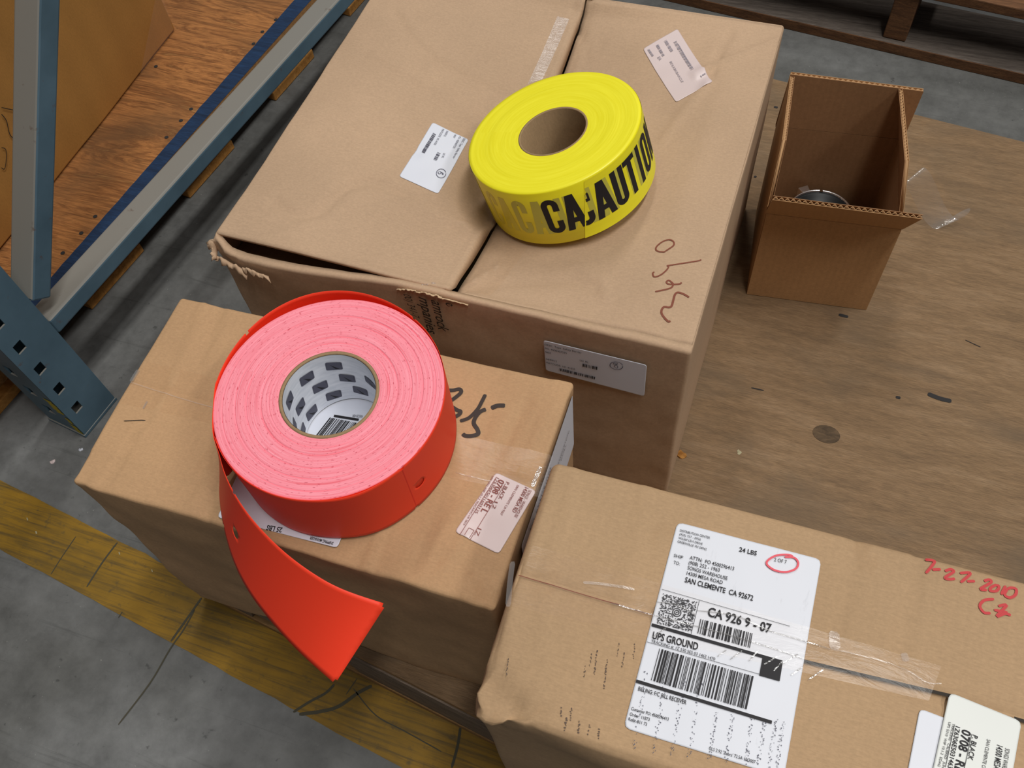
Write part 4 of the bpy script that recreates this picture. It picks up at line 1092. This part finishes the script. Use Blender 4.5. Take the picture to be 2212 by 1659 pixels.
# red marker
cR = cr(1800, 1150, .30678); pr = Print(TC, .0007)
for L in ([(645, 195), (700, 200), (708, 218), (650, 290)], [(695, 264), (755, 262)], [(785, 275), (825, 262), (845, 280), (785, 320), (815, 332), (855, 328)], [(890, 290), (950, 285), (958, 300), (895, 355)], [(940, 347), (995, 345)],
          [(1060, 345), (1095, 335), (1108, 355), (1035, 400), (1080, 408)], [(1150, 370), (1112, 388), (1102, 412), (1145, 415), (1165, 388), (1150, 370)], [(1212, 378), (1180, 440)], [(1225, 395), (1205, 440), (1240, 462), (1280, 442), (1285, 402), (1250, 392), (1228, 400)],
          [(1130, 472), (1062, 480), (1030, 520), (1060, 566), (1105, 570)], [(1160, 522), (1218, 515), (1150, 592), (1205, 575), (1248, 585)], [(1130, 548), (1225, 566)]):
    pr.stroke([cR(*q) for q in L], .0019)
pr.build('marker_writing', M_RED, cc, 'red handwritten date 7-27-2010 and initials')
# courier label
cL = cr(1320, 1100, .33693)
a, b, c = TC.M(cL(425, 85)), TC.M(cL(1347, 325)), TC.M(cL(80, 1402)); a.z = b.z = c.z = CZ; d_ = b + (c - a)
lb = sheet('shipping_label', TC, [a, b, d_, c], M_WHITE, cc, .0008, .004, 22, 'large white courier label with barcodes', world=True, thick=.0003)
pr = Print(TC, .0018)
for t, p0, p1, h_, bo in (('DISTRIBUTION CENTER', (440, 148), (632, 196), .0017, 0), ('(920) 757 - 0936', (436, 172), (573, 207), .0017, 0), ('W6369 LEVI DRIVE', (430, 195), (584, 236), .0017, 0), ('GREENVILLE WI 54942', (424, 218), (610, 270), .0017, 0),
    ('24 LBS', (818, 275), (930, 303), .0032, .015), ('2 OF 7', (1043, 338), (1122, 355), .0026, .0), ('SHIP', (400, 310), (458, 326), .0024, 0), ('TO:', (398, 355), (438, 366), .0024, 0),
    ('ATTN:  PO 4500296413', (502, 325), (785, 398), .0026, .005), ('(908) 252 - 1963', (495, 357), (693, 408), .0026, .005), ('SONGS WAREHOUSE', (488, 390), (743, 460), .0026, .005), ('14300 MESA ROAD', (482, 425), (712, 487), .0026, .005),
    ('SAN CLEMENTE  CA 92672', (470, 472), (906, 592), .0037, .015), ('CA 926 9 - 07', (615, 688), (1020, 800), .0062, .02), ('UPS GROUND', (262, 833), (553, 908), .0048, .02), ('TRACKING #: 1Z 530 5E5 03 1463 1470', (255, 858), (664, 975), .0020, 0),
    ('BILLING: F/C BILL RECEIVER', (172, 1165), (480, 1256), .0026, .01), ('Customer PO: 4500296413', (128, 1290), (366, 1360), .0020, .005), ('Order: 11873', (118, 1325), (245, 1362), .0020, .005), ('Ref#: 811 73', (110, 1357), (228, 1393), .0020, .005),
    ("CLS 2.92 'Zebra' 72.5A 10/2007", (625, 1545), (922, 1635), .0020, 0)):
    pr.text(t, cL(*p0), cL(*p1), h_, bo)
pr.bar(cL(325, 518), cL(1145, 755), .00025); pr.bar(cL(565, 590), cL(512, 805), .00025); pr.bar(cL(230, 855), cL(950, 1062), .00025)
pr.bar(cL(260, 745), cL(1098, 985), .0021); pr.bar(cL(160, 1105), cL(1028, 1370), .0021)
pr.quad(cL(970, 952), cL(1098, 985), cL(1078, 1107), cL(948, 1070))
pr.barcode(cL(572, 708), cL(905, 800), cL(552, 800), 22, 20); pr.barcode(cL(310, 897), cL(912, 1075), cL(255, 1100), 46, 21)
# two-dimensional freight code: random specks round a bull's-eye
A2, B2, C2 = TC.M(cL(332, 545)), TC.M(cL(552, 600)), TC.M(cL(288, 735)); ce = A2 + (B2 - A2) * .5 + (C2 - A2) * .5; eX = (B2 - A2); eY = (C2 - A2); rnd = random.Random(77)
for j in range(33):
    for i in range(30):
        q = A2 + eX * ((i + .5 * (j % 2)) / 30) + eY * (j / 33)
        if (q - ce).length < .0038 or rnd.random() < .52: continue
        dx, dy = eX * (1 / 30), eY * (.8 / 33); pr.add([q, q + dx, q + dx + dy, q + dy], [(0, 3, 2, 1)])
for r0, r1 in ((.0, .0005), (.0012, .0018), (.0025, .0031)):
    P_ = [ce + Vector((math.cos(k * .2618) * r, math.sin(k * .2618) * r, 0)) for k in range(24) for r in (r0, r1)]
    pr.add(P_, [(2 * k, 2 * k + 1, (2 * k + 3) % 48, (2 * k + 2) % 48) for k in range(24)])
pr.build('printing', M_INK, lb)
pr = Print(TC, .0016); rnd = random.Random(12)
for x in (200, 330, 450, 560, 690, 800, 930, 1010, 1080, 1130):
    for i in range(46):
        y = rnd.uniform(1050 if x < 600 else 1250, 1560); y += (x - 300) * .12; xx = x - (y - 1200) * .16 + rnd.uniform(-14, 14)
        if not (110 < xx < 1150): continue
        pr.stroke([cL(xx, y), cL(xx + rnd.uniform(-2, 2), y + rnd.uniform(3, 9))], rnd.uniform(.0002, .0006))
pr.build('rub_marks', M_INKG, lb)
pr = Print(TC, .0020); pr.stroke([cL(*q) for q in [(1110, 312), (1160, 312), (1135, 298), (1060, 302), (1005, 332), (998, 362), (1050, 398), (1120, 408), (1180, 388), (1197, 352), (1180, 322), (1150, 312)]], .0014); pr.build('pen_circle', M_REDP, lb)
pr = Print(TC, .0021)
for L in ([(0, 610), (150, 650), (290, 690), (600, 770), (900, 855), (1150, 935), (1230, 965)], [(290, 600), (420, 620), (540, 680)], [(550, 655), (800, 690), (1000, 780), (1200, 840), (1400, 905)], [(260, 830), (360, 760)], [(680, 950), (740, 905)], [(760, 970), (840, 910)], [(880, 980), (940, 910)], [(980, 1000), (1060, 950)], [(1090, 1000), (1200, 930)], [(1150, 1070), (1230, 1010)], [(1260, 1100), (1360, 1030)], [(1040, 1040), (1100, 975)]):
    pr.stroke([cL(*q) for q in L], .0009)
pr.build('tape_wrinkles', clear_film('wrinkle_film', (.75, .74, .73), .15, .15, .05, .6), cc)
# second label and its blank neighbour, bottom right
def offs(TL, TR, length):
    P0, P1 = TC.M(TL), TC.M(TR); P0.z = P1.z = CZ; e = (P1 - P0).normalized(); dn = Vector((e.y, -e.x, 0)) * length; return [P0, P1, P1 + dn, P0 + dn]
sheet('address_label', TC, offs((1986, 1531), (2110, 1578), .06), M_WHITE, cc, .0009, .003, 8, 'blank white label partly under another', world=True, thick=.0003)
lb = sheet('address_label', TC, offs((2049, 1497), (2204, 1560), .075), NT('label_paper_cream').done(srgb(214, 216, 212), .4, .35), cc, .0022, .0035, 10, 'white label with a bold 0708 at the picture corner', world=True, thick=.0003)
pr = Print(TC, .0028)
label708(pr, cR, [('0708 - RE L', (900, 1388), (828, 1740), .0050, .02), ('P. BLACK', (972, 1428), (935, 1600), .0030, .01), ('SAN CLEMENTE CA 92672', (1072, 1460), (1020, 1740), .0020, 0), ('14300 MESA RD', (1142, 1500), (1110, 1720), .0034, .01),
    ('SONGS WAREHOUSE', (1200, 1522), (1165, 1740), .0026, 0), ('1Z6306E5031463', (852, 1368), (795, 1660), .0026, .01), ('TRACKING   CALIBRED   JUN', (830, 1350), (755, 1660), .0014, 0), ('UPS 5310  WIP 10.1.2  EDAG', (803, 1340), (725, 1650), .0014, 0)])
pr.bar(cR(842, 1368), cR(780, 1659), .0003); pr.bar(cR(965, 1425), cR(905, 1700), .0003); pr.build('printing', M_INK, lb)

# ================================================================== SMALL OPEN CARTON (D)
DX, DY, DYAW, DW, DD, DH = -.0072, .7903, .1039, .1562, .1563, .1601
du = Vector((math.cos(DYAW), math.sin(DYAW), 0)); dv = Vector((-math.sin(DYAW), math.cos(DYAW), 0)); DO = Vector((DX, DY, DK))
def dl(u, v, z): return DO + du * u + dv * v + Vector((0, 0, z))
cdn = thing('small_open_carton', dl(DW / 2, DD / 2, 0), 'small brown open carton with its flaps standing up', 'carton')
TH = .0044
def panel(name, a, b, c, d, inward, mat_out, mat_in, parent, flute=True, pitch=.0062, thick=TH, draw=None):
    """corrugated panel: a,b bottom corners, c,d top corners above b,a; outer liner, inner liner and the zig-zag medium between"""
    a, b, c, d, inw = map(Vector, (a, b, c, d, inward)); inw = inw.normalized() * thick
    n = 14; V, Fc = [], []
    L = (b - a).length
    def P(s, t): return a.lerp(b, s).lerp(d.lerp(c, s), t)
    gv = [(i / 12, j / 8) for j in range(9) for i in range(13)]; gf = [(k, k + 1, k + 14, k + 13) for j in range(8) for k in range(j * 13, j * 13 + 12)]
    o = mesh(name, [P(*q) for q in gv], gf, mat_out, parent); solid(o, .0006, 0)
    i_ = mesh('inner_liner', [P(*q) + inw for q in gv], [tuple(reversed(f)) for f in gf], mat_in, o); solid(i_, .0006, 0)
    if flute:
        k = int(L / pitch) * 6
        for i in range(k + 1):
            s = i / k; f = .5 - .33 * math.cos(i / 6 * 2 * math.pi)
            V += [P(s, .0) + inw * f, P(s, .995) + inw * f]
            if i: q = 2 * i; Fc.append((q - 2, q, q + 1, q - 1))
        m = mesh('flute', V, Fc, M_FLUTE, o, True); solid(m, .0005, 0)
    return o
G = .0006
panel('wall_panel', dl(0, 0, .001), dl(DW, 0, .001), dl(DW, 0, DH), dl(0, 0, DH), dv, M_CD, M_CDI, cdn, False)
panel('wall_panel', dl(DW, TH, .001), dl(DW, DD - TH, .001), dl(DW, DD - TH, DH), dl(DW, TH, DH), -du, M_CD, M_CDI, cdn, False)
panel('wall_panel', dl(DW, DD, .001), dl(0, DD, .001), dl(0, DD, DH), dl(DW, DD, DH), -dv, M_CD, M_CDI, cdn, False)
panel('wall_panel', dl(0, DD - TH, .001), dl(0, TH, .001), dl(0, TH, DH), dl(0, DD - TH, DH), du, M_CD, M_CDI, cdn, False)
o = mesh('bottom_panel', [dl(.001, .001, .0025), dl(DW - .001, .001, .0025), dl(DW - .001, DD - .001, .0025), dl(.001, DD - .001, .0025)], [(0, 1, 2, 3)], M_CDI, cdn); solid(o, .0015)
z1 = DH + .08
panel('side_flap', dl(0, DD - .002, DH + G), dl(0, .004, DH + G), dl(.002, .046, z1 - .004), dl(.0035, DD - .004, z1), du, M_CD, M_CDI, cdn)
panel('side_flap', dl(DW, .004, DH + G), dl(DW, DD - .002, DH + G), dl(DW - .022, DD - .004, z1 - .002), dl(DW - .012, .040, z1 - .010), -du, M_CD, M_CDI, cdn)
panel('back_flap', dl(DW + .001, DD, DH + G), dl(-.001, DD, DH + G), dl(.003, DD + .003, z1 + .001), dl(DW + .002, DD - .002, z1 - .002), -dv, M_CD, M_CDI, cdn)
panel('front_flap', dl(-.001, 0, DH + G), dl(DW + .001, 0, DH + G), dl(DW + .003, -.044, DH + .067), dl(-.001, -.042, DH + .068), Vector((0, 0, 1)) * .55 + dv * .83, M_CD, M_CDI, cdn)
# gauge-like disc inside
rg = thing('chrome_rimmed_disc', dl(.078, .098, .004), 'round black disc with a chrome rim inside the small open carton', 'disc')
rg.rotation_euler = (0, 0, DYAW)
V, Fc = lathe([(.0, .060), (.034, .060), (.036, .064), (.040, .064), (.040, .0), (0, 0)], 64); lmesh('black_body', V, Fc, M_BLACK, rg)
V, Fc = [], []; R0 = .041; n = 60
for i in range(n + 1):
    a = math.radians(lerp(88.5, 88.5 - 354, i / n) + 0)
    for (r, z) in ((R0 - .0014, .0640), (R0 - .0010, .0656), (R0 + .0002, .0662), (R0 + .0014, .0656), (R0 + .0018, .0640), (R0 + .0016, .052)): V.append((r * math.cos(a), r * math.sin(a), z))
for i in range(n):
    for j in range(5): q = i * 6 + j; Fc.append((q, q + 6, q + 7, q + 1))
o = lmesh('chrome_rim', V, Fc, M_CHROME, rg)
V = [Vector((math.cos(math.radians(a)) * r, math.sin(math.radians(a)) * r, z)) for a, r, z in ((128, .041, .052), (128, .052, .052), (112, .052, .052), (112, .041, .052), (128, .041, .066), (128, .052, .066), (112, .052, .066), (112, .041, .066))]
bev(lmesh('rim_clamp', V, BOXF, M_CHROME, rg, False), .001)
# strip of clear tape hanging off the right side
V, Fc = [], []; mid = [(1958, 395, .10), (1972, 372, .13), (1995, 405, .09), (2010, 450, .035), (2040, 490, .004), (2062, 480, .022), (2078, 455, .03)]
for i, (x, y, z) in enumerate(mid):
    c = pix((x, y), DK + z); t = Vector((.010, .012, .008)) if i < 2 else Vector((.014, .008, .004))
    if i > 4: t = Vector((.012, .004, .012))
    V += [c - t, c + t]
    if i: q = 2 * i; Fc.append((q - 2, q, q + 1, q - 1))
tp = mesh('hanging_tape', V, Fc, M_FILM, cdn, True, label='clear tape curling off the side'); md = tp.modifiers.new('s', 'SUBSURF'); md.levels = 2; md.render_levels = 2
